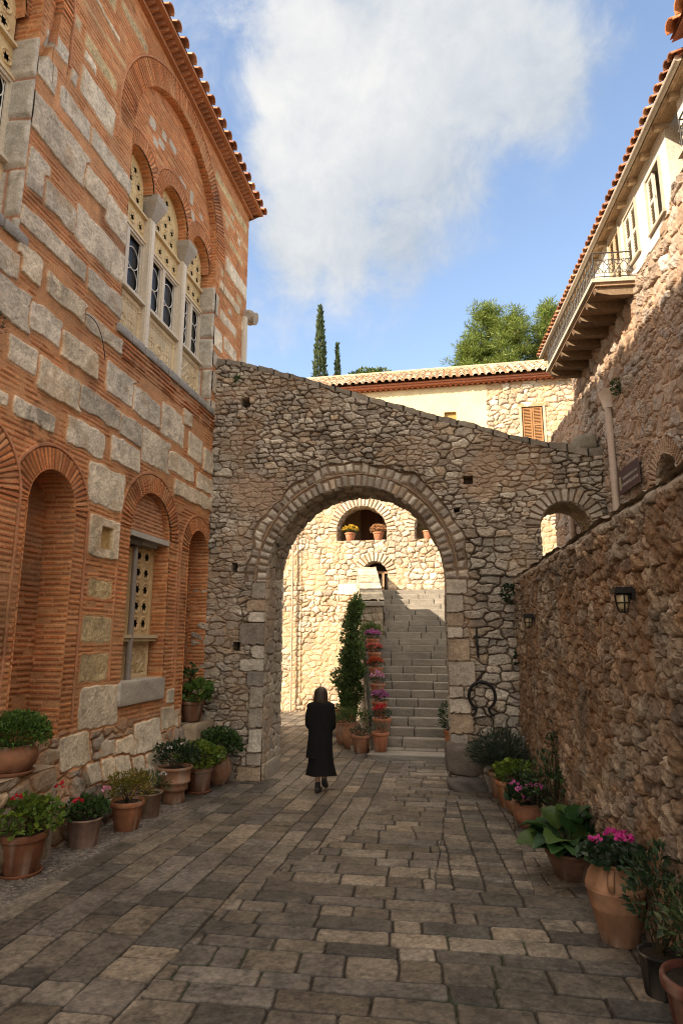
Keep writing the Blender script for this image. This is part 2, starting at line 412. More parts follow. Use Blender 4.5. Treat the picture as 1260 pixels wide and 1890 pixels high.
PAV = [(.142, .116, .090), (.170, .138, .103), (.118, .101, .084), (.190, .150, .106), (.130, .108, .088), (.104, .092, .080)]
def courses(u, v, hs, ws, seed, joint=.012):
    """rows of cut slabs: v split into rows of random height, each row into stones of random length"""
    v = v+.05*fbm(u, v, .7, seed, 2)+.022*fbm(u, v, 3.5, seed+1, 2)
    u = u+.05*fbm(u, v, 1.2, seed+2, 2)+.02*fbm(u, v, 4., seed+3, 2)
    rng = np.random.default_rng(seed)
    b = np.cumsum(rng.uniform(*hs, 400))-40
    row = np.clip(np.searchsorted(b, v)-1, 0, 398); lo = b[row]; hi = b[row+1]
    W = ws[0]+(ws[1]-ws[0])*hsh(row, row*0, seed+4)
    q = u/W+hsh(row, row*0+1, seed+5)*11; k = np.floor(q)
    # jitter the joints between stones
    l = k+.62*(hsh(row, k, seed+6)-.5); r = k+1+.62*(hsh(row, k+1, seed+6)-.5)
    k = np.where(q < l, k-1, np.where(q >= r, k+1, k))
    l = k+.62*(hsh(row, k, seed+6)-.5); r = k+1+.62*(hsh(row, k+1, seed+6)-.5)
    du = np.minimum(q-l, r-q)*W; dv = np.minimum(v-lo, hi-v)
    rc = .035
    d = np.where((du < rc) & (dv < rc), rc-np.hypot(rc-du, rc-dv), np.minimum(du, dv))
    return d, hsh(row, k, seed+7), hsh(row, k, seed+8), hsh(row, k, seed+9), (q-(l+r)/2)*W, v-(lo+hi)/2
def pave(u, v):
    A = courses(u+.10*v, v-.035*u, (.20, .36), (.34, .72), 41)           # slabs laid in rows across
    B = courses(v-.02*u, u+.03*v, (.22, .40), (.32, .74), 57)           # left strip: rows running along the church
    Cc = courses(v, u+.08*v, (.26, .36), (.14, .30), 63)             # band of narrow slabs on the right
    edge = -2.05+.10*(v-4)+.22*np.sin(v*.8)+.1*fbm(u, v, 2., 84, 2)
    z1 = u < edge
    uw = u+.05*fbm(u, v, 1.3, 79, 2)+.03*fbm(u, v, 5., 83, 2)
    z2 = (uw > -.35) & (uw < .56) & (v > 6.6) & (v < 10.6)
    sel = [np.where(z1, b, np.where(z2, c, a)) for a, b, c in zip(A, B, Cc)]
    d, r1, r2, r3, du, dv = sel
    uw = u+.05*fbm(u, v, 1.3, 79, 2)+.03*fbm(u, v, 5., 83, 2)
    d = np.minimum(d, np.where(z2 | (v < 6.6) | (v > 10.6), 9, np.minimum(np.abs(uw+.35), np.abs(uw-.56))))
    jw = .002+.010*np.clip(fbm(u, v, 2.5, 71)+.5, 0, 1)**2
    t = sst(jw*.5, jw+.009, d)
    # wear: polished centre, chipped rims
    h = -.014*(1-t)+.006*(r1-.5)+(du*(r2-.5)+dv*(r3-.5))*.04+.006*fbm(u, v, 9., 72, 3)+.006*fbm(u, v, 40., 73, 3)-.003*(1-sst(0, .03, d))
    c = pal(r1, PAV)*(.60+.80*r2**1.3)[..., None]
    st = fbm(u, v, 5., 74, 4); sp = fbm(u, v, 26., 75, 3)
    c = c*(1+.9*st+1.1*sp+.7*fbm(u, v, 70., 85, 2))[..., None]
    pale = sst(.12, .3, fbm(u+9, v, 7., 76, 4))*(r3 > .55)
    c = mixc(c, (.20, .165, .12), pale*.5)
    jc = np.where((fbm(u, v, 1.1, 77, 3) > .17)[..., None], np.array([.026, .034, .014]), np.array([.026, .020, .015]))
    c = c*t[..., None]+jc*(1-t)[..., None]
    # pebbly strip at the foot of the church
    gr = sst(-.04, .04, (-4.02-.02*(v-7)+.12*fbm(u, v, 1.5, 78))-u)*(1-sst(9.2, 10., v))
    e, q1, q2, q3, _, _ = rubble(u, v, .035, .03, 80, 2.4, .9, 0)
    gh = .012*sst(0, .5, e)-.004; gc = pal(q1, [(.15, .125, .105), (.2, .165, .13), (.11, .095, .085), (.24, .19, .15)])*(.6+.7*q2)[..., None]*(.45+.55*sst(0, .3, e))[..., None]
    h = h*(1-gr)+gh*gr; c = c*(1-gr)[..., None]+gc*gr[..., None]
    return h, c
mb = MB()
for us, vs in ((np.arange(-5.3, 1.75, .0092), var_space(2.2, 8.0, lambda y: .0085*(max(y, 3.6)/4)**1.5)), (np.arange(-5.3, 1.75, .013), var_space(8.0, 13.5, lambda y: .0085*(y/4)**1.5)), (np.arange(-7.2, 3.2, .02), var_space(13.5, 23.2, lambda y: .05))):
    U, V = np.meshgrid(us, vs); h, c = pave(U, V)
    mb.grid(np.stack([U, V, np.where(V < 12, -.035*V, -.42)+h], -1), c)
us = np.arange(-6, 3.2, .1); vs = np.arange(-6, 2.3, .1); U, V = np.meshgrid(us, vs); h, c = pave(U, V)   # behind the camera
mb.grid(np.stack([U, V, -.035*V+h*.3-.004], -1), c)
tag(mb.build('courtyard_paving', M_PAVE), kind='structure')

# ------------------------------------------------------------------ the church (left)
XC = -4.85
church = thing('church', 'tall church of striped red brick and grey stone blocks with arched windows', 'church', (XC, 9, -.3))
FC = Frame((XC, 0, 0), (0, 1, 0), (1, 0, 0))
# stone blocks: top-left and bottom-right corner of each in the photo, unprojected onto the wall
STN = [(155, 125, 205, 250), (172, -10, 217, 72), (61, 165, 157, 352), (72, 88, 98, 175), (116, 163, 169, 270), (170, 240, 241, 365),
 (57, 272, 82, 372), (88, 336, 134, 430), (160, 306, 192, 388), (200, 360, 236, 455), (146, 380, 230, 530), (41, 378, 151, 520), (37, 447, 70, 527),
 (-4, 445, 29, 517), (89, 505, 155, 597), (165, 497, 224, 590), (-12, 500, 49, 612), (61, 557, 107, 641), (159, 577, 221, 655), (117, 612, 175, 700),
 (20, 618, 63, 690), (75, 660, 145, 760), (200, 668, 246, 752), (151, 714, 218, 794), (29, 732, 95, 797), (128, 768, 187, 846), (224, 764, 262, 826),
 (208, 806, 254, 871), (265, 790, 311, 874), (300, 743, 336, 824), (248, 715, 292, 790), (313, 832, 355, 891), (349, 798, 371, 855), (376, 828, 395, 879),
 (364, 872, 391, 914), (322, 885, 391, 945), (167, 852, 224, 945), (168, 952, 218, 1033), (148, 1270, 215, 1335), (109, 1362, 160, 1408),
 (307, 1273, 328, 1296), (296, 1306, 326, 1338), (245, 1335, 290, 1380), (180, 1372, 209, 1392), (209, 1365, 238, 1392),
 (200, 1400, 225, 1433), (232, 1398, 252, 1420), (256, 1390, 278, 1445), (150, 1410, 172, 1440), (176, 1402, 196, 1436), (390, 534, 400, 584), (385, 590, 407, 652), (384, 640, 404, 686),
 (382, 676, 399, 728), (376, 727, 399, 800), (405, 518, 439, 581), (418, 475, 453, 555), (407, 572, 434, 623), (414, 624, 434, 669), (340, 742, 352, 790)]
YEL = [(158, 60, 212, 170), (197, 64, 231, 128), (152, -5, 194, 70), (129, 8, 149, 64), (410, 382, 432, 428), (436, 430, 457, 462), (424, 443, 447, 492),
 (412, 430, 421, 447), (398, 312, 455, 435), (226, 0, 271, 100), (165, 1068, 204, 1104), (153, 1137, 203, 1185), (150, 1208, 196, 1254)]
SCOL = [(.64, .53, .385), (.54, .455, .345), (.69, .58, .43), (.47, .40, .305), (.60, .48, .33)]
YCOL = [(.50, .37, .19), (.45, .35, .22)]
stones = []
for k, q in enumerate(STN+YEL):
    a = at(q[0], q[1], 'x', XC); b = at(q[2], q[3], 'x', XC)
    y0, y1 = min(a[1], b[1]), max(a[1], b[1]); z0, z1 = min(a[2], b[2]), max(a[2], b[2])
    e_ = .0 if k >= len(STN) or z0 < 1.6 else .032
    stones.append((y0-e_, z0-e_*.7, y1+e_, z1+e_*.7, k >= len(STN), k))
# more blocks beyond what those cover: near end of the wall (outside the picture) and above the eaves band
rs = random.Random(5)
for zz in (6.9, 7.7, 8.5, .3, 1.2, 2.2, 3.2, 4.6, 5.5):
    y = 1.0
    while y < 4.4:
        w_ = rs.uniform(.35, .7); stones.append((y, zz, y+w_, zz+rs.uniform(.35, .65), False, int(zz*100+y*10))); y += w_+rs.uniform(.15, .3)
# smaller blocks filling the wide mortar gaps between them
def clear(y0, z0, y1, z1, m=.055):
    for (a, b, c_, d, *_r) in stones:
        if y0 < c_+m and y1 > a-m and z0 < d+m and z1 > b-m: return False
    for y in (y0, y1, (y0+y1)/2):
        for z in (z0, z1, (z0+z1)/2):
            for (yc, zs, r) in ((9.65, 10.08, 2.28), (3.93, 10.08, 2.45), (6.74, 3.64, .85), (9.28, 3.72, 1.07), (11.12, 3.62, .83), (5.33, 3.62, .92)):
                if z > zs-.1 and math.hypot(y-yc, z-zs) < r: return False
                if zs < 5 and z < zs and abs(y-yc) < r: return False
            if 7.75 < y < 11.6 and 6.1 < z < 10: return False
            if 1.9 < y < 5.72 and 6.5 < z < 10: return False
    return True
for _i in range(2600):
    w_ = rs.uniform(.16, .62) if _i < 1500 else rs.uniform(.12, .3); h_ = rs.uniform(.20, .46) if _i < 1500 else rs.uniform(.12, .24)
    y0 = rs.uniform(1, 13.25-w_); z0 = rs.uniform(4.55, 12.2-h_)
    if z0 < 7.6 or y0 > 11.5 or y0 < 7.2:
        if clear(y0, z0, y0+w_, z0+h_): stones.append((y0, z0, y0+w_, z0+h_, z0 > 9.6 and rs.random() < .5, 100+_i))
# arches: centre y, springing z, inner radius, ring widths, bottom
DC, DS, DR = 9.65, 10.08, 1.75
EC = 3.93
ARCH = [(DC, DS, DR, .40, 9.3, .07), (EC, DS, DR, .26, 8.9, .075), (EC, DS, DR+.34, .22, 8.9, .075),
        (6.74, 3.64, .46, .27, .9, .065), (9.28, 3.72, .66, .29, 1.5, .065), (11.12, 3.62, .46, .25, .9, .065), (5.33, 3.62, .5, .30, .9, .065)]
def church_hc(U, V):
    h, c = bricks(U, V, .066, .27, 101, fr=.58, miss=.10); SM = np.zeros(U.shape); c = c*.78+np.asarray((.47, .215, .095))*.22
    # vertical bricks between the blocks here and there, plain mortar beds elsewhere
    pm = sst(.02, .12, fbm(U, V, 1.7, 111, 3))*(V > 4.4)*(V < 9.5)
    mo = np.asarray(MOC)*(1+.5*fbm(U, V, 10., 112, 3))[..., None]
    h = h*(1-pm)+.005*pm; c = c*(1-pm)[..., None]+mo*pm[..., None]
    us = U[0]; vs = V[:, 0]
    for (y0, z0, y1, z1, yel, k) in stones:
        i0, i1 = np.searchsorted(us, [y0-.12, y1+.12]); j0, j1 = np.searchsorted(vs, [z0-.12, z1+.12])
        if i1-i0 < 2 or j1-j0 < 2: continue
        sl_ = (slice(j0, j1), slice(i0, i1)); u = U[sl_]; v = V[sl_]
        big = min(y1-y0, z1-z0)
        d = rrect(u, v, y0-.004, z0-.004, y1+.004, z1+.004, min(.045, big*.15), 200+k*7, .03)
        t = sst(-.004, .012, d); m_ = sst(-.035, -.02, d)*(1-t)
        r = hsh(np.array(k), np.array(3), 9); col = pal(np.full(u.shape, float(r)), YCOL if yel else SCOL)
        n1_ = fbm(u, v, 9., 300+k, 4); n2_ = fbm(u, v, 34., 301+k, 3); st = fbm(u, v, 2.6, 302+k, 3); n1_ = n1_*1.25
        col = col*(1+.5*n1_+(.95 if yel else .6)*n2_)[..., None]*(1+.8*np.minimum(st, .04))[..., None]
        if not yel:  # lichen-brown stains on the blocks
            col = mixc(col, (.40, .27, .15), .55*sst(.08, .25, fbm(u, v, 3.3, 303+k, 3)))
        hh = (.012 if yel else .030)*(.5+.5*sst(0, .022, d))*(.6+.8*float(r))+.016*n1_+.008*n2_
        mo_ = np.asarray(MOC)*1.04*(1+.4*fbm(u, v, 12., 305, 2))[..., None]
        c[sl_] = c[sl_]*(1-m_-t)[..., None]+mo_*m_[..., None]+col*t[..., None]
        h[sl_] = h[sl_]*(1-m_-t)+.008*m_+hh*t; SM[sl_] = np.maximum(SM[sl_], t)
    for (yc, zs, r0, w_, zb, pit) in ARCH:
        rr = np.hypot(U-yc, V-zs); an = np.arctan2(V-zs, U-yc); up = V >= zs-.02
        d = np.where(up, rr, np.abs(U-yc))
        ring = (d >= r0-.03) & (d < r0+w_) & up
        q = (an+fbm(U, V, 2., 120)*.04)*(r0+w_*.5)/pit; k = np.floor(q); f = q-k
        t = sst(.0, .12, f)*(1-sst(.60, .72, f)); r = hsh(k, k*0, 121+int(yc*10))
        cc = pal(r, BRC)*1.08*(.72+.5*hsh(k, k*0+1, 122))[..., None]*(1+.4*fbm(U, V, 20., 123))[..., None]
        cc = cc*t[..., None]+np.asarray(MOC)*.50*(1-t)[..., None]
        hh = .020*t*(.6+.6*r)+.006*fbm(U, V, 20., 124)+.006
        c = np.where(ring[..., None], cc, c); h = np.where(ring, hh, h)
        # jamb bricks below the springing
        jb = (d >= r0-.03) & (d < r0+w_) & (~up) & (V > zb) & (zs < 5)
        hj, cj = bricks(U, V, .066, .5, 130, fr=.6, miss=.04)
        c = np.where(jb[..., None], cj, c); h = np.where(jb, hj+.004, h)
        bd = (d >= r0+w_+.012) & (d < r0+w_+.05) & (V > max(zb, zs-(2.6 if zs < 5 else .6)))
        cb = np.asarray((.46, .20, .10))*(1+.4*fbm(U, V, 8., 125, 3))[..., None]
        c = np.where(bd[..., None], cb, c); h = np.where(bd, .024, h)
        gp = (d >= r0+w_) & (d < r0+w_+.012) & (V > max(zb, zs-2.6)); c = np.where(gp[..., None], c*.55, c); h = np.where(gp, -.006, h)
    # step between the two orders of the near arch
    rr = np.hypot(U-EC, V-DS); gap = (rr > DR+.26) & (rr < DR+.34) & (V > 9.0); h = np.where(gap, -.09, h)
    h = np.where((rr < DR+.26) & (V > 9.0), h-.05, h)
    # stone frame with a small sunk panel (one of the blocks above the white slab)
    f = rect_sdf(U, V, *FR); h = h-.07*sst(0, -.012, f); c = mixc(c, (.42, .26, .09), sst(0, -.012, f)*.9)
    # string of flat bricks under the upper window, black soot and damp marks low down
    sb = (V > 6.18) & (V < 6.55) & (U > 8.0) & (U < 11.9)
    hb, cb = bricks(U, V, .075, .36, 140, fr=.66, h=.02, miss=.02, moc=(.30, .16, .085)); c = np.where(sb[..., None], cb, c); h = np.where(sb, hb+.01, h)
    soot = sst(.10, .26, fbm(U, V, 1.1, 150, 4))*sst(7.6, 6.2, U)*(V > 1.2)*(V < 6.9)
    c = c*(1-.45*soot*(fbm(U, V, 9., 151, 2) > -.1))[..., None]
    # lowest courses: rubble and mortar, leaning outwards
    lo = sst(1.05, .75, V+.12*fbm(U, V, 2., 152))
    hr, cr = rubble_wall(U, V, .30, .20, 155, [(.30, .25, .19), (.26, .22, .18), (.34, .26, .17)], (.33, .175, .09), amp=.045, rough=.012, fill=.03)
    keepst = np.zeros(U.shape, bool)
    for (y0, z0, y1, z1, yel, k) in stones: keepst |= (U > y0-.02) & (U < y1+.02) & (V > z0-.02) & (V < z1+.02)
    lo = lo*(~keepst)
    h = h*(1-lo)+hr*lo; c = c*(1-lo)[..., None]+cr*lo[..., None]
    h = h+.20*sst(.9, -.2, V)
    sm = .72*sst(.02, .22, fbm(U, V, 2.1, 161, 4))*(1-SM)*(V < 12); gr_ = (1+.5*fbm(U, V, 11., 162, 3)+.35*fbm(U, V, 40., 163, 2))[..., None]
    c = c*(1-sm)[..., None]+np.asarray((.45, .225, .105))*gr_*sm[..., None]; h = h*(1-.55*sm)
    dk = sst(.14, .30, fbm(U, V, 1.5, 164, 4))*(1-.6*SM); c = c*(1-.38*dk)[..., None]
    wx = fbm(U, V, .8, 160, 4); c = c*(1+.35*wx)[..., None]
    return h, c
fa = at(184.5, 970, 'x', XC); fb = at(204, 1017, 'x', XC); FR = (fa[1], fb[2], fb[1], fa[2])
ZE = 12.30
def church_g(U, V):
    D_ = arch_sdf(U, V, DC, DS, DR, 6.66); E_ = arch_sdf(U, V, EC, DS, DR, 6.66)
    A_ = arch_sdf(U, V, 6.74, 3.64, .46, .92); B_ = arch_sdf(U, V, 9.28, 3.72, .66, 1.46); C_ = arch_sdf(U, V, 11.12, 3.62, .46, .66)
    return np.minimum.reduce([D_, E_, A_, B_, C_])
mb = MB()
us = np.concatenate([np.arange(.5, 4.85, .05), var_space(4.85, 13.3, lambda y: .0095*(max(y, 5)/5.3)**1.35)])
vs = np.concatenate([np.arange(-.75, 4.9, .0096), np.arange(4.9, ZE+.01, .0108)])
patch(mb, us, vs, FC, church_hc, church_g)
def brick_side(pit=.066, sto=None):
    def f(S, T, U, V):
        h, c = bricks(T*1.0+7, np.where(np.isnan(S), 0, S), pit, .3, 170, fr=.6, miss=.05)
        if sto is not None:
            hs_, cs = courses(T, V, (.55, .7), (.5, .9), 171)[0:2]
            m = sst(sto+.05, sto-.05, V)
            cc = np.asarray((.44, .385, .31))*(1+.7*fbm(T+3, V, 11., 172, 3))[..., None]
            jb = sst(.0, .03, hs_)
            cc = cc*jb[..., None]+np.asarray((.36, .14, .065))*(1-jb)[..., None]
            c = c*(1-m)[..., None]+cc*m[..., None]; h = h*(1-m)+m*(.035*sst(0, .08, hs_)+.03*fbm(T, V, 7., 173))
        return h, c*(1+.3*fbm(S, T, 1.5, 174, 3))[..., None]
    return f
reveal(mb, arch_line(DC, DS, DR, 6.5), FC, .01, -.45, brick_side(sto=9.3), .018)
reveal(mb, arch_line(EC, DS, DR, 6.5), FC, .02, -.45, brick_side(sto=9.3), .02)
reveal(mb, arch_line(6.74, 3.64, .46, .8), FC, .03, -.42, brick_side(), .012)
reveal(mb, arch_line(9.28, 3.72, .66, 1.3), FC, .0, -.30, brick_side(), .014)
reveal(mb, arch_line(11.12, 3.62, .46, .5), FC, .03, -.36, brick_side(), .014)
# backs of the blind niches
def niche_back(seed, br=1.0):
    def f(U, V):
        h, c = bricks(U, V, .068, .28, seed, fr=.58, h=.016, miss=.14)
        rub = sst(-.05, .15, fbm(U, V, 1.6, seed+3, 3)); mo = np.asarray((.34, .185, .10))*(1+.6*fbm(U, V, 13., seed+4, 3))[..., None]
        c = c*(1-.7*rub)[..., None]+mo*.7*rub[..., None]
        c = c*.8
        return h*(1-.6*rub)+.025*fbm(U, V, 2., seed+5, 3), c*(.95+.5*fbm(U, V, 1.2, seed+6, 3))[..., None]*br
    return f
patch(mb, np.arange(6.2, 7.3, .012), np.arange(.75, 4.2, .012), Frame((XC-.40, 0, 0), (0, 1, 0), (1, 0, 0)), niche_back(181))
patch(mb, np.arange(10.6, 11.65, .016), np.arange(.5, 4.2, .014), Frame((XC-.34, 0, 0), (0, 1, 0), (1, 0, 0)), niche_back(187))
# brick lunette over the lower window
def lun(U, V):
    return bricks(U, V, .062, .24, 191, fr=.60, h=.010, miss=.0, moc=(.50, .27, .14), brc=[(.36, .145, .07), (.42, .17, .08)])
patch(mb, np.arange(8.6, 9.97, .015), np.arange(3.70, 4.42, .0115), Frame((XC-.10, 0, 0), (0, 1, 0), (1, 0, 0)), lun, lambda u, v: -arch_sdf(u, v, 9.28, 3.72, .68, 3))
# tympanum of the big arch with its three lights
LT = [(8.42, 9.62, .44), (9.70, 9.74, .53), (10.90, 9.66, .43)]
def tymp(U, V):
    h, c = bricks(U, V, .078, .32, 195, fr=.62, miss=.06)
    for (yc, zs, r0) in LT:
        rr = np.hypot(U-yc, V-zs); an = np.arctan2(V-zs, U-yc); ring = (rr > r0-.03) & (rr < r0+.26) & (V > zs)
        q = an*(r0+.12)/.068; k = np.floor(q); f = q-k; t = sst(0, .12, f)*(1-sst(.6, .72, f))
        cc = pal(hsh(k, k*0, 196), BRC)*(.8+.4*hsh(k, k*0+2, 196))[..., None]; cc = cc*t[..., None]+np.asarray(MOC)*.5*(1-t)[..., None]
        c = np.where(ring[..., None], cc, c); h = np.where(ring, .012+.014*t, h)
        bd = (rr > r0+.27) & (rr < r0+.31) & (V > zs+.1); c = np.where(bd[..., None], np.asarray((.44, .19, .095)), c); h = np.where(bd, .028, h)
    for (y0, z0, y1, z1, k) in [(8.55, 10.75, 8.8, 10.95, 1), (8.9, 10.62, 9.15, 10.8, 2), (9.3, 10.95, 9.6, 11.12, 3), (8.72, 10.5, 8.9, 10.66, 4), (9.02, 10.86, 9.2, 11.05, 5), (10.25, 10.45, 10.42, 10.8, 6), (10.3, 10.2, 10.5, 10.4, 7), (10.72, 10.5, 10.9, 10.62, 8), (9.75, 10.6, 10.1, 10.7, 9)]:
        d = rrect(U, V, y0, z0, y1, z1, .05, 400+k, .03); t = sst(0, .02, d)
        c = mixc(c, (.48, .41, .32), t); h = h*(1-t)+t*(.015+.02*fbm(U, V, 10., 401))
    return h, c*(1+.35*fbm(U, V, 1.3, 197, 3))[..., None]
def tymp_g(u, v):
    g_ = -arch_sdf(u, v, DC, DS, DR+.02, 9.62)
    for (yc, zs, r0) in LT: g_ = np.minimum(g_, arch_sdf(u, v, yc, zs, r0, 9.0))
    return g_
patch(mb, np.arange(7.85, 11.45, .02), np.arange(9.58, 11.9, .014), Frame((XC-.13, 0, 0), (0, 1, 0), (1, 0, 0)), tymp, tymp_g)
for (yc, zs, r0) in LT: reveal(mb, arch_line(yc, zs, r0, 9.58, ), Frame((XC-.13, 0, 0), (0, 1, 0), (1, 0, 0)), .0, -.24, brick_side(), .018)
# body of the building behind the facade; the added shadow block comes further down
mb.box(-7.4, 8, -.7, XC-.72, 13.28, 12.3, (.35, .2, .11)); mb.box(-12, -4, -.7, XC-.72, 8, 12.3, (.35, .2, .11))
for y0, y1 in ((.4, 1.0), (13.0, 13.29)): mb.box(XC-.75, y0, -.7, XC-.01, y1, 12.29, (.40, .24, .13))
mb.box(XC-.72, .5, 11.9, XC-.05, 13.2, 12.28, (.40, .2, .1))
mb.box(XC-.72, .5, 4.9, XC-.65, 13.2, 6.0, (.35, .2, .1))
mb.box(-12, -6, -.7, XC-.02, .5, 12.3, (.42, .24, .13))
church_wall = mb.build('wall', M_STONE, church)
church_wall.location = -church.location
def cpart(mb, name, mat_, parent=church, smooth=False):
    o = mb.build(name, mat_, parent, smooth)
    o.location = -Vector(church.location) if parent is church else (0, 0, 0)
    return o
# unseen block added beyond the cross wall to cast shadow on the lower stairs
mb = MB()
FA = Frame((-4.86, 0, 0), (0, 1, 0), (1, 0, 0))
patch(mb, np.arange(13.3, 17.0, .05), np.arange(-.7, 6.05, .05), FA, lambda u, v: rubble_wall(u, v, .34, .22, 900, SCOL, MOC))
mb.box(-7.2, 13.3, -.7, -4.9, 17.0, 6.0, (.35, .27, .19)); mb.box(-7.25, 13.3, 6.0, -4.8, 17.05, 6.10, (.33, .14, .07))
cpart(mb, 'added_shadow_block', M_STONE)

# cornice: two corbelled courses with a saw-tooth band, then roof tiles
mb = MB(); rg = np.random.default_rng(3)
CB = (.42, .19, .095)
mb.box(XC-.3, .5, 12.30, XC+.09, 13.39, 12.355, CB)
for k in range(int(12.7/.125)):
    y = .75+k*.125
    c_ = np.asarray(CB)*rg.uniform(.75, 1.15)
    a = .055
    P = [(XC+.05, y-a, 12.358), (XC+.24, y, 12.358), (XC+.05, y+a, 12.358), (XC+.05, y-a, 12.44), (XC+.24, y, 12.44), (XC+.05, y+a, 12.44)]
    mb.add(P, [(0, 1, 4, 3), (1, 2, 5, 4), (0, 1, 2, 2), (3, 4, 5, 5)], c_)
mb.box(XC-.3, .5, 12.357, XC+.055, 13.36, 12.442, (.25, .11, .055))
mb.box(XC-.3, .5, 12.444, XC+.30, 13.50, 12.50, (.45, .20, .10))
cpart(mb, 'cornice', M_STONE)
def tile_roof(mb, A, along, up, L, D, pitch=.30, rad=.11, row=.42, seed=1, cols=((.40, .16, .08), (.46, .21, .11), (.35, .13, .065), (.50, .27, .16)), lift=.05, segs=7):
    A, along, up = [np.asarray(q, float) for q in (A, along, up)]
    nrm = np.cross(along, up); nrm /= np.linalg.norm(nrm)
    if nrm[2] < 0: nrm = -nrm
    rg = np.random.default_rng(seed)
    P = [A, A+along*L, A+along*L+up*D, A+up*D]; mb.add(np.array(P)+nrm*.012, [(0, 1, 2, 3)], (.30, .12, .06))
    P2 = np.array(P)-nrm*.03; mb.add(P2, [(0, 1, 2, 3)], (.30, .13, .07))
    n = int(L/pitch); a = np.linspace(0, np.pi, segs)
    for k in range(n+1):
        x = min(max(k*pitch+rg.normal(0, .012), rad), L-rad*.3)
        for j in range(int(D/row)+1):
            s0 = j*row-(.07 if j == 0 else .03); s1 = min((j+1)*row+.05, D)
            if s1-s0 < .08: continue
            r0 = rad*rg.uniform(.93, 1.08); r1 = r0*.84; dx = rg.normal(0, .008); zl = lift*rg.uniform(.25, .5)
            c_ = np.asarray(cols[rg.integers(len(cols))])*rg.uniform(.75, 1.2)
            ring = []
            for s_, r_, l_ in ((s0, r0, zl), (s1, r1, 0.0)):
                for rr_ in (r_, r_-.016):
                    ring.append(A+up*s_+along*(x+dx)+np.cos(a)[:, None]*along*rr_+(np.sin(a)[:, None]*rr_*.85+l_)*nrm)
            P = np.vstack(ring); F = []
            for i in range(segs-1):
                F += [(i, i+1, 2*segs+i+1, 2*segs+i), (segs+i, segs+i+1, 3*segs+i+1, 3*segs+i), (i, i+1, segs+i+1, segs+i)]
            for i in (0, segs-1): F.append((i, segs+i, 3*segs+i, 2*segs+i))
            mb.add(P, F, c_)
mb = MB()
su = np.array([-1, 0, .30]); su /= np.linalg.norm(su)
tile_roof(mb, (XC+.31, .4, 12.50), (0, 1, 0), su, 13.12, 2.4, .31, .115, .45, 7)
mb.add([(XC-1.9, .4, 13.18), (XC-1.9, 13.5, 13.18), (-7.4, 13.5, 12.9), (-7.4, .4, 12.9)], [(0, 1, 2, 3)], (.35, .15, .08))
mb.add([(XC+.3, 13.5, 12.49), (XC-1.9, 13.5, 13.18), (-7.4, 13.5, 12.9), (-7.4, 13.3, 12.2), (XC, 13.3, 12.2)], [(0, 1, 2, 2), (0, 2, 3, 3), (0, 3, 4, 4)], (.38, .2, .1))
cpart(mb, 'roof', M_TILE)
# carved spout and pale corner shaft at the far corner
mb = MB(); mb.rock((XC+.05, 13.30, 9.62), (.17, 0, -.04), (0, .15, 0), (.03, 0, .15), (.33, .28, .22), 3, 9, .6, .12)
mb.tube([(XC+.12, 13.30, 9.6), (XC+.26, 13.30, 9.56)], [.13, .15], 10, (.35, .3, .24))
cpart(mb, 'water_spout', M_STONE, smooth=True)
mb = MB(); mb.tube([(XC+.03, 13.12, 7.2), (XC+.03, 13.12, 9.52)], [.09, .085], 12, (.55, .47, .36)); cpart(mb, 'corner_shaft', M_MARBLE, smooth=True)

# marble fillings of the windows -----------------------------------------------------------
MW = (.60, .51, .39); MCREAM = (.64, .49, .29); MYEL = (.60, .43, .21)
def screen(mb, x, y0, y1, z0, z1, holes, arch=None, col=MYEL, st=.013, relief=None):
    """pierced marble slab: cells cut out of a fine grid, a thickness step at the hole rims and darkness behind"""
    def g_(u, v):
        q = np.full(u.shape, 9.)
        for (hy, hz, hr) in holes:
            a = np.arctan2(v-hz, u-hy); rr = np.hypot(u-hy, v-hz); q = np.minimum(q, rr-hr*(.80+.20*np.cos(6*a)))
        if arch: q = np.minimum(q, -arch_sdf(u, v, *arch, -9))
        return q
    def f(u, v):
        c = np.asarray(col)*(1+.4*fbm(u, v, 6., 21, 3))[..., None]; h = np.zeros(u.shape)
        for (hy, hz, hr) in holes:
            rr = np.hypot(u-hy, v-hz); rim = sst(hr*1.02, hr*1.12, rr)*(1-sst(hr*1.25, hr*1.38, rr)); h = h+.014*rim
            c = mixc(c, np.asarray(col)*.55, (rr > hr*1.38)*(rr < hr*1.5)*.5)
        if relief is not None: dh, sh_ = relief(u, v); h = h+dh; c = c*sh_[..., None]
        return h, c
    patch(mb, np.arange(y0, y1, st), np.arange(z0, z1, st), Frame((x, 0, 0), (0, 1, 0), (1, 0, 0)), f, g_, snap=False)
    mb.add([(x-.05, y0, z0), (x-.05, y1, z0), (x-.05, y1, z1), (x-.05, y0, z1)], [(0, 1, 2, 3)], (.012, .010, .008))  # near-black sheet stands for the unlit space behind the holes
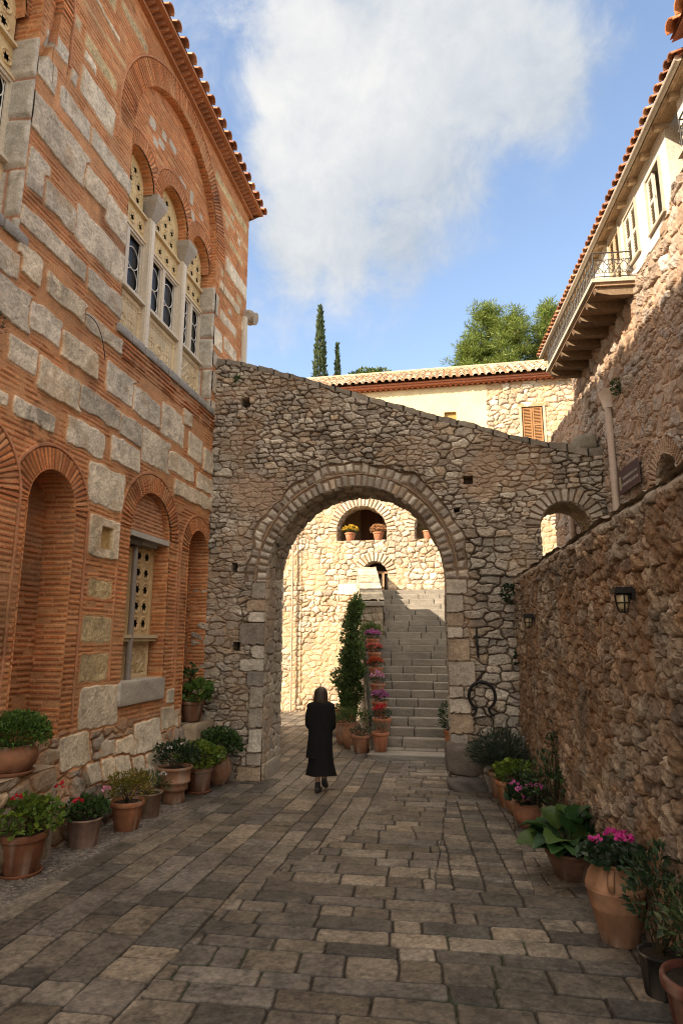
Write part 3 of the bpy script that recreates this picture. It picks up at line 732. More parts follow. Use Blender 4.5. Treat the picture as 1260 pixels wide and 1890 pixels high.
def panel_relief(yc, zc, w, hgt, kind):
    def f(u, v):
        x = (u-yc); z = (v-zc); r = np.hypot(x, z); h = np.zeros(u.shape)
        rg_ = lambda r, a, b=.012: np.exp(-((r-a)/b)**2)
        if kind == 0:   # medallion between crosses under a knotted border
            h += .02*(rg_(r, .13)+rg_(r, .10, .008)+rg_(r, .02, .02)+.7*rg_(r, .06, .010)*(np.cos(8*np.arctan2(z, x)) > 0))
            for s_ in (-1, 1):
                for k in (.24, .34):
                    h += .016*(np.exp(-((x-s_*k)/.011)**2)*(np.abs(z) < hgt*.30)+np.exp(-((z-.08)/.011)**2)*(np.abs(x-s_*k) < .06))
                for k in (-.2, 0, .2): h += .014*rg_(np.hypot(x-s_*.29, z-k), .035, .009)
            h += .014*rg_(np.abs(np.sin(u*26)*.02+z-hgt*.40), .0, .010)+.014*rg_(np.abs(-np.sin(u*26)*.02+z-hgt*.40), .0, .010)
        else:           # lozenge with scrolls in the corners
            d = np.abs(x)/(w*.40)+np.abs(z)/(hgt*.40); h += .02*rg_(d, 1., .045)+.014*rg_(d, .55, .05)
            for sx in (-1, 1):
                for sz in (-1, 1):
                    rr = np.hypot(x-sx*w*.28, z-sz*hgt*.28); h += .018*(rg_(rr, .075, .01)+rg_(rr, .03, .012))
            h += .015*rg_(r, .06, .012)
        b = np.minimum(w/2-np.abs(x), hgt/2-np.abs(z)); h += .022*sst(.05, .03, b)-.01*sst(.055, .06, b)*sst(.085, .07, b)
        return h, .80+.20*np.clip(h/.015+.3, 0, 1)
    return f
def casement(parent, x, y0, y1, z0, z1, n=2):
    fr_ = MB(); gl = MB(); gr = MB(); w = .055
    for k in range(n):
        a = y0+(y1-y0)*k/n; b = y0+(y1-y0)*(k+1)/n
        for (i, dx, ww) in ((0, .05, .045), (1, .02, .075)):
            fr_.box(x, a, z0, x+dx, a+ww, z1, MW); fr_.box(x, b-ww, z0, x+dx-.001, b, z1, MW)
            fr_.box(x, a+ww, z1-ww, x+dx-.002, b-ww, z1, MW); fr_.box(x, a+ww, z0, x+dx-.002, b-ww, z0+ww*.7, MW)
        gl.add([(x-.035, a+.03, z0), (x-.035, b-.03, z0), (x-.035, b-.03, z1), (x-.035, a+.03, z1)], [(0, 1, 2, 3)])
        m = (a+b)/2; rad = (b-a)/2-.085; zz = z0+.06+rad
        while zz < z1-.06:
            t = np.linspace(0, 2*np.pi, 17); gr.tube(np.stack([np.full(17, x-.01), m+rad*np.cos(t), zz+rad*1.05*np.sin(t)], 1), .008, 5, (.7, .66, .58), False); zz += 2.1*rad
        for yy in (a+.085, b-.085): gr.tube([(x-.01, yy, z0+.04), (x-.01, yy, z1-.05)], .007, 5, (.7, .66, .58))
    f_ = fr_.build('frame', M_MARBLE, parent); 
    g_ = gl.build('pane', M_GLASS, f_); r_ = gr.build('grille', M_PAINT, f_)
    return f_
XW = XC-.345
def upper_window(yc):
    """three-light window of the church, yc = its axis"""
    o_ = empty('triple_window'); o_.parent = church; o_.location = -Vector(church.location)
    dy = yc-DC
    spans = [(7.90, 8.98, LT[0]), (9.14, 10.28, LT[1]), (10.44, 11.40, LT[2])]
    for i, (a, b, (ly, lz, lr)) in enumerate(spans):
        a += dy; b += dy; ly = ly+dy
        m = (a+b)/2; mbp = MB()
        screen(mbp, XW+.05, a-.02, b+.02, 6.60, 7.56, [], None, MCREAM, .013, panel_relief(m, 7.06, b-a, .90, 1 if i == 2 else 0))
        mbp.build('relief_panel', M_MARBLE, o_)
        for bxs in (((7.56, .15, 7.60), (7.60, .11, 7.66)), ((8.72, .09, 8.76),), ((9.18, .09, 9.22),)):
            ms = MB()
            for (z0, dx, z1) in bxs: ms.box(XW, a, z0, XW+dx, b, z1, MW if z0 < 8 else MCREAM)
            ms.build('moulding', M_MARBLE, o_)
        casement(o_, XW+.02, a, b, 7.66, 8.72, 2)
        mt = MB()
        n = 4; holes = [(a+(b-a)*(k+.5)/n, 8.97, .075) for k in range(n)]
        screen(mt, XW+.03, a-.03, b+.03, 8.76, 9.2, holes)
        holes = []
        for zz in (9.36, 9.60, 9.84, 10.06):
            for yy in (-.26, 0, .26) if zz < 9.7 else ((-.13, .13) if zz < 9.9 else (0,)):
                if math.hypot(yy, max(0, zz-lz)) < lr-.1: holes.append((ly+yy, zz, .078))
        screen(mt, XW+.04, ly-lr-.02, ly+lr+.02, 9.22, lz+lr+.02, holes, (ly, lz, lr+.02))
        mt.build('pierced_screen', M_MARBLE, o_)
    for p in (9.06, 10.36):
        p += dy; mp = MB(); mp.box(XW-.02, p-.085, 6.60, XW+.15, p+.085, 9.27, MW)
        mp.box(XW+.149, p-.05, 6.66, XW+.165, p+.05, 9.2, (.66, .56, .43)); mp.build('mullion', M_MARBLE, o_)
        mc = MB(); P = []
        for (zz, hw, xo) in ((9.22, .085, -.18), (9.50, .18, -.05), (9.60, .19, -.035)):
            P += [(XW+.02, p-hw, zz), (XC+xo, p-hw, zz), (XC+xo, p+hw, zz), (XW+.02, p+hw, zz)]
        F = [(0, 1, 2, 3), (8, 9, 10, 11)]
        for l in (0, 4): F += [(l+i, l+(i+1) % 4, l+4+(i+1) % 4, l+4+i) for i in range(4)]
        mc.add(P, F, (.36, .31, .25)); mc.build('capital', M_STONE, o_)
    md = MB()
    nb = 9
    for k in range(nb):
        y0 = 7.82+dy+k*(3.75/nb); md.rock((XC-.18, y0+3.75/nb/2, 6.59), (.235, 0, 0), (0, 3.75/nb/2-.004, 0), (0, 0, .075), (.31, .28, .24), 40+k, 6, .2, .05)
    md.build('sill', M_STONE, o_, True)
    mq = MB(); mq.box(XW-.06, yc-1.74, 6.5, XW-.03, yc+1.74, 9.6, (.015, .012, .01)); mq.build('interior_shade_sheet', M_SOIL, o_)  # near-black sheet in the soil material, painted as the unlit room behind
    return o_
upper_window(DC); upper_window(EC)
mb = MB()   # tympanum of the near arch (mostly outside the picture)
for (yc, zs, r0) in LT: reveal(mb, arch_line(yc+EC-DC, zs, r0, 9.58), Frame((XC-.17, 0, 0), (0, 1, 0), (1, 0, 0)), .0, -.34, brick_side(), .03)
patch(mb, np.arange(7.85, 11.45, .03), np.arange(9.58, 11.9, .02), Frame((XC-.17, EC-DC, 0), (0, 1, 0), (1, 0, 0)), tymp, tymp_g)
cpart(mb, 'tympanum', M_STONE)

# lower window
lw = empty('lower_window'); lw.parent = church; lw.location = -Vector(church.location)
XL = XC-.26
mb = MB(); mb.box(XC-.30, 8.60, 3.615, XC-.004, 9.96, 3.70, (.42, .38, .33)); mb.build('lintel', M_STONE, lw)
mb = MB(); mb.box(XC-.32, 8.61, 3.50, XC-.06, 9.1, 3.61, (.07, .05, .035)); mb.box(XC-.32, 9.2, 3.54, XC-.10, 9.7, 3.612, (.25, .22, .19)); mb.build('timber_beam', M_WOOD, lw)
holes = []
for col_ in range(2):
    for r_ in range(5): holes.append((9.42+col_*.25, 2.32+r_*.27, .088))
    for r_ in range(5): holes.append((8.72+col_*.22, 2.32+r_*.27, .088))
mb = MB(); screen(mb, XL, 8.60, 9.93, 2.12, 3.58, holes, None, (.52, .36, .18), .0125, lambda u, v: (.012*((np.abs(u-9.86) < .03) | (np.abs(u-9.24) < .03) | (np.abs(v-3.5) < .03)), np.ones(u.shape)))
mb.build('pierced_screen', M_MARBLE, lw)
mb = MB(); screen(mb, XL+.01, 9.2, 9.85, 1.46, 2.06, [], None, (.55, .40, .22), .0125, panel_relief(9.53, 1.77, .62, .56, 1)); screen(mb, XL+.012, 8.6, 9.21, 1.46, 2.06, [], None, (.55, .40, .22), .0125, panel_relief(8.87, 1.77, .5, .56, 0)); mb.build('relief_panel', M_MARBLE, lw)
mb = MB(); mb.box(XL-.02, 8.62, 2.04, XL+.13, 9.9, 2.09, (.50, .38, .23)); mb.box(XL-.02, 8.62, 2.09, XL+.16, 9.9, 2.14, (.52, .40, .25)); mb.build('moulding', M_MARBLE, lw)
mb = MB(); mb.tube([(XL+.12, 9.07, 1.46), (XL+.12, 9.07, 1.52), (XL+.12, 9.07, 3.5)], [.06, .048, .04], 14, (.24, .20, .165)); mb.build('mullion', M_MARBLE, lw, True)
mb = MB(); mb.rock((XC-.12, 9.26, 1.30), (.17, 0, 0), (0, .71, 0), (0, 0, .17), (.42, .37, .31), 77, 12, .12, .03); mb.build('sill', M_STONE, lw, True)
# low ledge and slabs at the foot of the church
mb = MB()
FB_ = Frame((XC+.34, 0, 0), (0, 1, 0), (1, 0, 0))
patch(mb, np.arange(3.5, 6.72, .014), np.arange(-.5, .70, .013), FB_, lambda u, v: rubble_wall(u, v, .34, .22, 610, [(.33, .27, .2), (.28, .24, .19), (.38, .27, .17)], (.33, .19, .10), amp=.04, fill=.05))
U_, V_ = np.meshgrid(np.arange(3.5, 6.74, .02), np.arange(-.06, .40, .02)); hh = .012*fbm(U_, V_, 5., 612, 3)
mb.grid(np.stack([XC+V_, U_, .70+hh], -1), np.asarray((.36, .27, .18))*(1+.5*fbm(U_, V_, 7., 613, 3))[..., None])
mb.rock((XC+.17, 6.71, .12), (.2, 0, 0), (0, .045, 0), (0, 0, .52), (.3, .25, .19), 9, 8, .2, .06)
tag(mb.build('stone_ledge', M_STONE), 'low rubble ledge with flat top at the foot of the church niche', 'ledge')
mb = MB(); mb.rock((XC+.05, 11.1, .44), (.26, 0, 0), (0, .40, 0), (0, 0, .20), (.36, .27, .18), 13, 9, .15, .05); mb.rock((XC+.10, 11.1, -.02), (.28, 0, 0), (0, .42, 0), (0, 0, .32), (.33, .24, .16), 14, 9, .15, .05)
tag(mb.build('stone_step', M_STONE, smooth=True), 'small stone step below the rightmost brick niche of the church', 'step')
mb = MB(); mb.rock((XC+.12, 11.52, .16), (.10, 0, .06), (0, .07, 0), (-.02, 0, .55), (.40, .355, .29), 15, 9, .2, .03)
tag(mb.build('leaning_slab', M_STONE, smooth=True), 'upright pale stone slab leaning in the corner beside the brick niche', 'slab')
# ------------------------------------------------------------------ cross wall with the big arch
YA = 11.65; TH = 1.0
ACOL = [(.40, .335, .265), (.32, .278, .232), (.46, .39, .31), (.22, .182, .145), (.36, .265, .18), (.52, .455, .37), (.33, .28, .225)]
AMO = (.32, .21, .13)
TOPL = np.array([(-5.2, 7.86), (-4.82, 7.78), (-4.38, 7.70), (-3.67, 7.47), (-2.98, 7.24), (-2.10, 6.89), (-1.24, 6.57), (-.41, 6.26), (.39, 6.0), (1.16, 5.73), (1.92, 5.54), (2.28, 5.43), (2.9, 5.42)])
AC, AS, AR = -1.97, 3.14, 1.69
KY = 1.07
FW = Frame((0, YA, 0), (1, 0, 0), (0, -1, 0))
HOLES = [(-4.17, 6.78, .09, .10), (-4.29, 3.43, .055, .09), (-4.20, 1.94, .07, .08), (.18, 4.96, .085, .075), (-.04, 4.40, .05, .045)]
def top_at(u): return np.interp(u, TOPL[:, 0], TOPL[:, 1])
def wall_hc(U, V):
    h, c = rubble_wall(U, V, .20, .098, 500, ACOL, AMO, amp=.075, gap=.075, rough=.018, pw=4.5, jit=.85, wob=.20, fill=-.05, joint=-.9)
    # bigger stones low down
    h2, c2 = rubble_wall(U, V, .27, .15, 520, ACOL, AMO, amp=.08, gap=.065, rough=.02, pw=4.2, jit=.85, wob=.22, fill=-.06, joint=-.9)
    t = sst(-.1, .1, fbm(U, V, .55, 530, 3)-.05+.18*(V < 2.6)-.06*(V > 3.5)); h = h*(1-t)+h2*t; c = c*(1-t)[..., None]+c2*t[..., None]
    # smeared mortar zone to the upper left of the arch and down the right haunch
    sm = np.maximum(sst(.95, .35, np.hypot((U+3.75)/1.0, (V-4.75)/.65)+.9*fbm(U, V, 1.9, 531, 3)), sst(.8, .4, np.hypot((U-.42)/.55, (V-5.0)/.75)+.9*fbm(U, V, 2.1, 532, 3)))*.85
    mo = np.asarray((.36, .25, .17))*(1+.5*fbm(U, V, 9., 533, 4)+.4*fbm(U, V, 40., 534, 2))[..., None]
    h = h*(1-.75*sm)+.012*sm+.014*sm*fbm(U, V, 9., 535, 3); c = c*(1-sm)[..., None]+mo*sm[..., None]
    # voussoirs: two rings on the big arch, one rough ring on the small one
    rr = np.hypot(U-AC, (V-AS)/KY); an = np.arctan2((V-AS)/KY, U-AC); up = V > AS-.04
    def ring(r0, r1, pit, seed, hh0, cols, wob=.0):
        nonlocal h, c
        r_ = rr+wob*fbm(an*3, rr, 2., seed+7, 2)
        q = an*(r0+r1)/2/pit; q = q+.25*fbm(q, q*0, .8, seed, 2); k = np.floor(q); f = q-k
        e = np.minimum(np.minimum(f, 1-f)*pit, np.minimum(r_-r0, r1+.06*(hsh(k, k*0, seed+1)-.7)-r_))
        m_ = (r_ > r0-.03) & (r_ < r1) & up
        t_ = sst(.004, .022, e)
        cc = pal(hsh(k, k*0, seed+2), cols)*(.75+.5*hsh(k, k*0+3, seed+3))[..., None]*(1+.5*fbm(U, V, 16., seed+4, 3)+.25*fbm(U, V, 50., seed+5, 2))[..., None]
        cc = cc*t_[..., None]+(np.asarray(AMO)*.62)*(1-t_)[..., None]
        h = np.where(m_, hh0+(.028+.02*hsh(k, k*0+5, seed))*t_*sst(0, .05, e)+.012*fbm(U, V, 18., seed+6, 3), h); c = np.where(m_[..., None], cc, c)
    ring(AR+.24, AR+.44, .16, 540, .0, ACOL, .2)
    ring(AR-.05, AR+.205, .125, 541, .03, ACOL)
    gr = (rr > AR+.203) & (rr < AR+.235) & up; h = np.where(gr, .052, h); c = np.where(gr[..., None], np.asarray((.30, .20, .13))*(1+.5*fbm(U, V, 9., 543))[..., None], c)
    r2 = np.hypot(U-1.85, V-4.05); a2 = np.arctan2(V-4.05, U-1.85); q = a2*.58/.12+.3*fbm(a2*4, a2*0, 1., 548); k = np.floor(q); f = q-k; e = np.minimum(f, 1-f)*.12
    m_ = (r2 < .64+.06*hsh(k, k*0, 545)) & (V > 4.0); t_ = sst(.004, .02, e)
    cc = pal(hsh(k, k*0, 546), ACOL)*(1+.5*fbm(U, V, 14., 547, 3))[..., None]; c = np.where(m_[..., None], cc*t_[..., None]+np.asarray(AMO)*.8*(1-t_)[..., None], c); h = np.where(m_, .045*t_, h)
    # dressed jamb blocks beside the opening
    for sgn, xe in ((-1, AC-AR), (1, AC+AR)):
        z = -.5; k = 0; rg = np.random.default_rng(60+sgn)
        while z < AS-.05:
            hh_ = min(rg.uniform(.2, .42), AS-z); w_ = rg.uniform(.24, .50)
            if AS-z-hh_ < .15: hh_ = AS-z
            x0, x1 = (xe-w_, xe+.05) if sgn < 0 else (xe-.05, xe+w_)
            d = rrect(U, V, x0, z+.006, x1, z+hh_-.006, .04, 560+k+sgn*30, .012); t_ = sst(-.002, .018, d); jo = sst(-.025, -.008, d)*(1-t_)
            col = np.asarray(ACOL[rg.integers(len(ACOL))])*rg.uniform(.85, 1.15)*(1+.5*fbm(U, V, 9., 570+k, 4)+.35*fbm(U, V, 36., 571, 2))[..., None]
            h = h*(1-t_)+t_*(.055+.02*fbm(U, V, 6., 572+k, 3)+.012*fbm(U, V, 20., 573)); c = c*(1-t_-jo)[..., None]+col*t_[..., None]+np.asarray((.16, .115, .08))*jo[..., None]
            z += hh_; k += 1
    # ragged coping stones on top, dark with lichen
    d = top_at(U)-V
    q = U/.33+.3*fbm(U, V*0, 2., 580); k = np.floor(q); e = np.minimum(q-k, 1-q+k)*.33
    cp = (d < .085+.05*hsh(k, k*0, 581)); t_ = sst(.003, .02, e)
    cc = pal(hsh(k, k*0, 582), [(.22, .185, .145), (.27, .225, .175), (.18, .15, .12)])*(1+.6*fbm(U, V, 12., 583, 3))[..., None]
    c = np.where(cp[..., None], cc*(.5+.5*t_)[..., None], c); h = np.where(cp, .07*t_+.02*fbm(U, V, 8., 584), h)
    for (x, z, a, b) in HOLES:
        f = rect_sdf(U+.012*fbm(U, V, 18., 590), V+.012*fbm(U, V, 18., 591), x-a, z-b, x+a, z+b); h = np.where(f < 0, -.28, h); c = np.where((f < 0)[..., None], c*.5, c)
    # base: outward batter and the damp foot
    h = h+.05*sst(.6, -.4, V)
    wx = fbm(U, V, .7, 592, 4); c = c*(1+.5*wx)[..., None]
    return h, c
def wall_g(u, v):
    t = top_at(u)+.05*fbm(u, u*0, 3.2, 595, 2)+.03*fbm(u, u*0, 11., 596, 2)-v
    return np.minimum.reduce([arch_sdf(u, v, AC, AS, AR, -2, KY), arch_sdf(u, v, 1.85, 4.05, .45, 3.0), t])
aw = thing('stone_arch_wall', 'grey rubble stone cross wall with a big round arch and sloping top', 'wall', (AC, YA+.5, -.4))
def wpart(mb, name, m_, parent=None, smooth=False, root=aw):
    o = mb.build(name, m_, root, smooth); o.location = -Vector(root.location); return o
mb = MB()
patch(mb, np.arange(-5.1, 2.95, .0122), np.arange(-.75, 8.0, .0120), FW, wall_hc, wall_g)
def side_rub(seed, su=.3, sv=.2, cols=None):
    def f(S, T, U, V):
        return rubble_wall(T*1.0, S, su, sv, seed, cols or [(.36, .29, .21), (.32, .26, .2), (.40, .33, .24), (.28, .235, .19)], (.34, .235, .145), amp=.04, gap=.07, rough=.012, fill=.03)
    return f
reveal(mb, arch_line(AC, AS, AR, -.75, .02, KY), FW, .04, -TH, side_rub(600), .02)
# rebate: the passage widens slightly behind the front ring on the right
reveal(mb, arch_line(1.85, 4.05, .45, 2.9), FW, .03, -TH, side_rub(605, .2, .14), .02)
# back face and top
FWB = Frame((0, YA+TH, 0), (1, 0, 0), (0, 1, 0))
patch(mb, np.arange(-5.1, 2.95, .03), np.arange(-.75, 8.0, .03), FWB, lambda u, v: rubble_wall(u, v, .3, .17, 620, ACOL, AMO, amp=.04), wall_g)
U_, V_ = np.meshgrid(np.arange(-5.1, 2.95, .03), np.arange(-.05, TH+.06, .03))
Zt = top_at(U_)+.05*fbm(U_, U_*0, 3.2, 595, 2)+.03*fbm(U_, U_*0, 11., 596, 2)+.05*fbm(U_, V_, 4., 630, 3)+.03*np.sin(V_/TH*np.pi)
mb.grid(np.stack([U_, YA+V_, Zt], -1), np.asarray((.21, .175, .135))*(1+.7*fbm(U_, V_, 6., 631, 3))[..., None])
wpart(mb, 'wall', M_STONE)
mb = MB()  # big worn footing stones of the right pier
mb.rock((AC+AR+.22, YA+.12, .06), (.32, 0, 0), (0, .30, 0), (0, 0, .27), (.15, .12, .095), 81, 14, .5, .14)
mb.rock((AC+AR+.26, YA+.03, -.33), (.34, 0, 0), (0, .30, 0), (0, 0, .14), (.13, .11, .095), 82, 12, .5, .12)
mb.rock((AC+AR+.80, YA-.02, -.30), (.28, 0, 0), (0, .2, 0), (0, 0, .16), (.24, .2, .16), 83, 9, .4, .08)
mb.rock((AC-AR-.03, YA+.55, -.30), (.10, 0, 0), (0, .45, 0), (0, 0, .18), (.33, .27, .2), 84, 9, .35, .06)
mb.rock((-4.45, YA-.02, -.28), (.3, 0, 0), (0, .16, 0), (0, 0, .17), (.26, .22, .18), 85, 9, .35, .08)
wpart(mb, 'footing_stones', M_STONE, smooth=True)
mb = MB(); mb.rock((2.30, YA+.25, 5.58), (.20, 0, .02), (0, .25, 0), (0, 0, .17), (.24, .21, .16), 86, 9, .5, .12)
tag(mb.build('boulder', M_STONE, None, True), 'grey boulder lying on the low right end of the arch wall', 'boulder')

# ------------------------------------------------------------------ low yard wall on the right, terrace behind it
KL = .07; XL0 = .93
dl = np.array([-KL, 1, 0])/math.hypot(KL, 1)      # direction away from the camera
nl = np.array([-1, -KL, 0])/math.hypot(KL, 1)
def lw_x(y): return XL0+KL*(YA-y)
FL = Frame((lw_x(0), 0, 0), dl, nl)
LCOL = [(.31, .205, .125), (.38, .275, .185), (.24, .175, .125), (.43, .335, .245), (.28, .175, .098), (.19, .145, .11)]
LMO = (.235, .125, .060)
def low_hc(U, V):
    h, c = rubble_wall(U, V, .17, .15, 700, LCOL, LMO, amp=.060, gap=.060, rough=.026, pw=3.4, jit=.95, wob=.30, fill=.045, joint=-.75)
    e, r1, r2, r3, du, dv = rubble(U, V, .085, .10, 720, 2.2, .95, .5)
    s = sst(.05, .35, e); m = sst(-.05, .12, fbm(U, V, 1.4, 721, 3))
    h = h+(.012*s-.004)*(.2+.6*m); c = c*(1-.22*(1-s)*m)[..., None]*(.9+.25*r1*m)[..., None]
    pa = sst(.10, .2, fbm(U, V, 2.6, 722, 3)); c = mixc(c, (.32, .26, .19), pa*.5)
    ga = sst(.12, .22, fbm(U+5, V, 2.1, 724, 4)); c = mixc(c, (.13, .11, .085), ga*.6)
    h = h+.05*fbm(U, V, 1.2, 723, 3)
    d = 3.20-V; t = sst(.22, .1, d); c = mixc(c, np.asarray((.25, .2, .15))*(1+.6*fbm(U, V, 9., 725, 3))[..., None], t*.6); h = h-.12*sst(.14, 0, d)
    return h, c
low = MB()
vsl = np.arange(-.6, 3.21, .0098)
usl = np.concatenate([np.arange(-3, 3.4, .05), var_space(3.4, YA+.2, lambda y: .0088*(y/4.2)**1.35)])
patch(low, usl, vsl, FL, low_hc)
U_, V_ = np.meshgrid(usl, np.arange(-.04, .52, .03))
hh = .06*fbm(U_, V_, 2.5, 730, 3)+.05*fbm(U_, V_, 8., 731, 2)+.05*np.sin(np.clip(V_, 0, .5)/.5*np.pi)
P = FL.p(U_, 3.175+hh, -V_+.02-.10*(V_ < 0)); low.grid(P, np.asarray((.27, .215, .155))*(1+.8*fbm(U_, V_, 6., 732, 3))[..., None])
P = FL.p(np.array([-3, YA+.2, YA+.2, -3]), np.array([-.6, -.6, 3.1, 3.1]), np.array([-.5]*4)); low.add(P, [(0, 1, 2, 3)], (.25, .2, .15))
low.rock((.98, YA-.32, .10), (.13, 0, 0), (0, .16, 0), (0, 0, .42), (.25, .215, .19), 90, 9, .4, .06)
tag(low.build('yard_wall', M_STONE), 'low ochre rubble wall along the right side of the paved yard', 'wall')
mb = MB(); mb.add([(lw_x(-3)+.4, -3, 2.55), (5, -3, 2.55), (5, 16, 2.55), (lw_x(16)+.2, 16, 2.55)], [(0, 1, 2, 3)], (.3, .24, .17))
tag(mb.build('terrace_ground', M_PAVE), kind='structure')

# ------------------------------------------------------------------ tall house behind it on the right
KT = .08; XT0 = 2.60
dt = np.array([-KT, 1, 0])/math.hypot(KT, 1); ntv = np.array([-1, -KT, 0])/math.hypot(KT, 1)
def tx(y): return XT0+KT*(YA-y)
FT = Frame((tx(0), 0, 0), dt, ntv)
TCOL = [(.40, .31, .235), (.345, .255, .185), (.44, .385, .335), (.37, .27, .19), (.48, .42, .36), (.33, .225, .155)]
TMO = (.40, .255, .16)
house = thing('tall_stone_house', 'tall plaster and rubble house with tiled eaves on the right above the yard wall', 'house', (4, 9, 2.5))
ZT = 8.80
def plaster_m(U, V):
    """where the lime plaster is still on the wall (upper storey, broken edge)"""
    low_edge = np.interp(U, [5, 7.4, 7.9, 8.1, 8.7, 9.2, 9.9, 10.3, 10.8, 13.4], [8.6, 8.3, 7.95, 7.6, 7.45, 7.6, 7.7, 7.9, 7.8, 7.9])
    lo2 = (U > 8.4) & (U < 9.6)
    m = sst(-.01, .02, V-low_edge+.16*fbm(U, V, 2.4, 741, 4))
    pz = sst(.10, .02, np.abs(V-7.45-.08*(U-8))+.35*np.abs(fbm(U, V, 1.8, 742, 3))-.06)*lo2*sst(9.6, 9.2, U)
    return np.maximum(m, pz)
def tall_hc(U, V):
    h, c = rubble_wall(U, V, .26, .20, 750, TCOL, TMO, amp=.05, gap=.085, rough=.02, pw=2.5, jit=.9, wob=.35, fill=.06, joint=-.45)
    e, r1, r2, r3, du, dv = rubble(U, V, .10, .09, 760, 2.2, .95, .4); s = sst(.05, .3, e); m = sst(-.1, .1, fbm(U, V, 1.3, 761, 3))
    h = h+.012*s*m; c = c*(1-.22*(1-s)*m)[..., None]
    p = plaster_m(U, V)
    pc = np.asarray((.80, .745, .65))*(1+.14*fbm(U, V, 3., 743, 4)+.10*fbm(U, V, 20., 744, 2))[..., None]
    pc = mixc(pc, (.45, .35, .24), .5*sst(.16, .3, fbm(U, V, 1.9, 745, 4)))
    h = h*(1-p)+p*(.045+.006*fbm(U, V, 6., 746, 3)); c = c*(1-p)[..., None]+pc*p[..., None]
    tb = (np.abs(V-7.33-.01*U) < .028) & (U > 8.2) & (U < 10.2); c = np.where(tb[..., None], np.asarray((.27, .19, .12)), c); h = np.where(tb, .03, h)
    # brick arch of a small blocked opening
    rr = np.hypot(U-9.08, V-4.18); a_ = np.arctan2(V-4.18, U-9.08); rg_ = (rr > .38) & (rr < .62) & (V > 4.1); f = (a_*.5/.07)%1.0; t_ = sst(0, .15, f)*(1-sst(.65, .8, f))
    c = np.where(rg_[..., None], np.asarray((.40, .27, .18))*(.7+.3*t_)[..., None], c); h = np.where(rg_, .03*t_, h)
    return h, c
WIN = [(8.42, 8.07, .24, .40), (9.36, 8.12, .25, .42), (10.12, 8.04, .26, .60), (7.75, 8.42, .2, .6)]
def tall_g(u, v):
    g_ = np.where(u > 13.25, 6.93+.10*fbm(u, v, 3., 771, 2)-.02*(u-13.25)-v, ZT+.02-v)
    for (y, z, w_, h_) in WIN: g_ = np.minimum(g_, rect_sdf(u, v, y-w_, z-h_, y+w_, z+h_))
    return np.minimum(g_, arch_sdf(u, v, 9.08, 4.18, .38, 3.4))
mb = MB()
patch(mb, np.concatenate([np.arange(-3, 6, .06), var_space(6, 15.7, lambda y: .016*(y/7)**1.1)]), np.arange(2.4, ZT+.05, .0155), FT, tall_hc, tall_g)
for (y, z, w_, h_) in WIN:
    ln = np.array([(y-w_, z-h_), (y-w_, z+h_), (y+w_, z+h_), (y+w_, z-h_), (y-w_, z-h_)])
    reveal(mb, ln, FT, .045, -.28, lambda S, T, U, V: (S*0, np.asarray((.62, .55, .44))*(1+.3*fbm(S, T, 6., 775))[..., None]), .06)
reveal(mb, arch_line(9.08, 4.18, .38, 3.3), FT, .03, -.35, side_rub(776, .2, .12), .03)
def tb(mb, u0, u1, v0, v1, h0, h1, C):
    P = [FT.p(np.array(u), np.array(v), np.array(h)) for u in (u0, u1) for v in (v0, v1) for h in (h0, h1)]
    mb.add(P, [(0, 1, 3, 2), (4, 6, 7, 5), (0, 4, 5, 1), (2, 3, 7, 6), (0, 2, 6, 4), (1, 5, 7, 3)], C)
tb(mb, -3, 13.25, 2.4, ZT, -4, -.36, (.36, .28, .2)); tb(mb, 13.25, 15.6, 2.4, 6.85, -.9, -.10, (.36, .28, .2)); tb(mb, 13.1, 13.26, 6.7, ZT, -4, -.005, (.48, .40, .30))
tb(mb, 8.6, 9.6, 3.2, 4.7, -.45, -.38, (.02, .015, .01))
hw = wpart(mb, 'wall', M_STONE, root=house)
# eaves: board soffit on rafters, gutter, tiles; the nearer stretch is a little higher
def P3(u, v, h): return FT.p(np.array(float(u)), np.array(float(v)), np.array(float(h)))
mb = MB(); WC = (.40, .275, .165)
OV = .22
z_in, z_out = ZT-.0, ZT-.02
def soffit(u0, u1, dz, name):
    mb = MB(); rg = np.random.default_rng(abs(int(u0*10)))
    n = max(3, int((u1-u0)/.5))
    for k in range(7):   # boards
        a = k/7; b = (k+1)/7-.01
        P = [P3(u, z_in+dz+(z_out-z_in)*t, -.05+(OV-.02+.05)*t) for u in (u0, u1) for t in (a, b)]
        P += [p+np.array([0, 0, .03]) for p in P]
        mb.add(P, [(0, 1, 3, 2), (4, 5, 7, 6), (0, 2, 6, 4), (1, 3, 7, 5)], np.asarray(WC)*rg.uniform(.75, 1.15))
    for k in range(n+1):  # rafters
        u = u0+(u1-u0)*k/n; w_ = .035
        P = [P3(u+s_*w_, z_in+dz+(z_out-z_in)*t-q, -.02+(OV-.03)*t) for s_ in (-1, 1) for t in (0, 1) for q in (.075, -.0)]
        mb.add(P, [(0, 1, 3, 2), (4, 6, 7, 5), (0, 4, 5, 1), (2, 3, 7, 6), (0, 2, 6, 4), (1, 5, 7, 3)], np.asarray((.46, .34, .22))*rg.uniform(.8, 1.2))
    return wpart(mb, name, M_WOOD, root=house)
soffit(6.95, 15.1, 0, 'soffit'); soffit(-3, 6.9, .16, 'soffit')
mb = MB(); upT = -ntv+np.array([0, 0, .42]); upT /= np.linalg.norm(upT)
tile_roof(mb, P3(6.9, ZT+.035, OV+.04), dt, upT, 8.3, 2.2, .17, .070, .40, 17, cols=((.40, .17, .085), (.36, .14, .07), (.47, .24, .13), (.30, .13, .075)))
wpart(mb, 'roof', M_TILE, root=house)
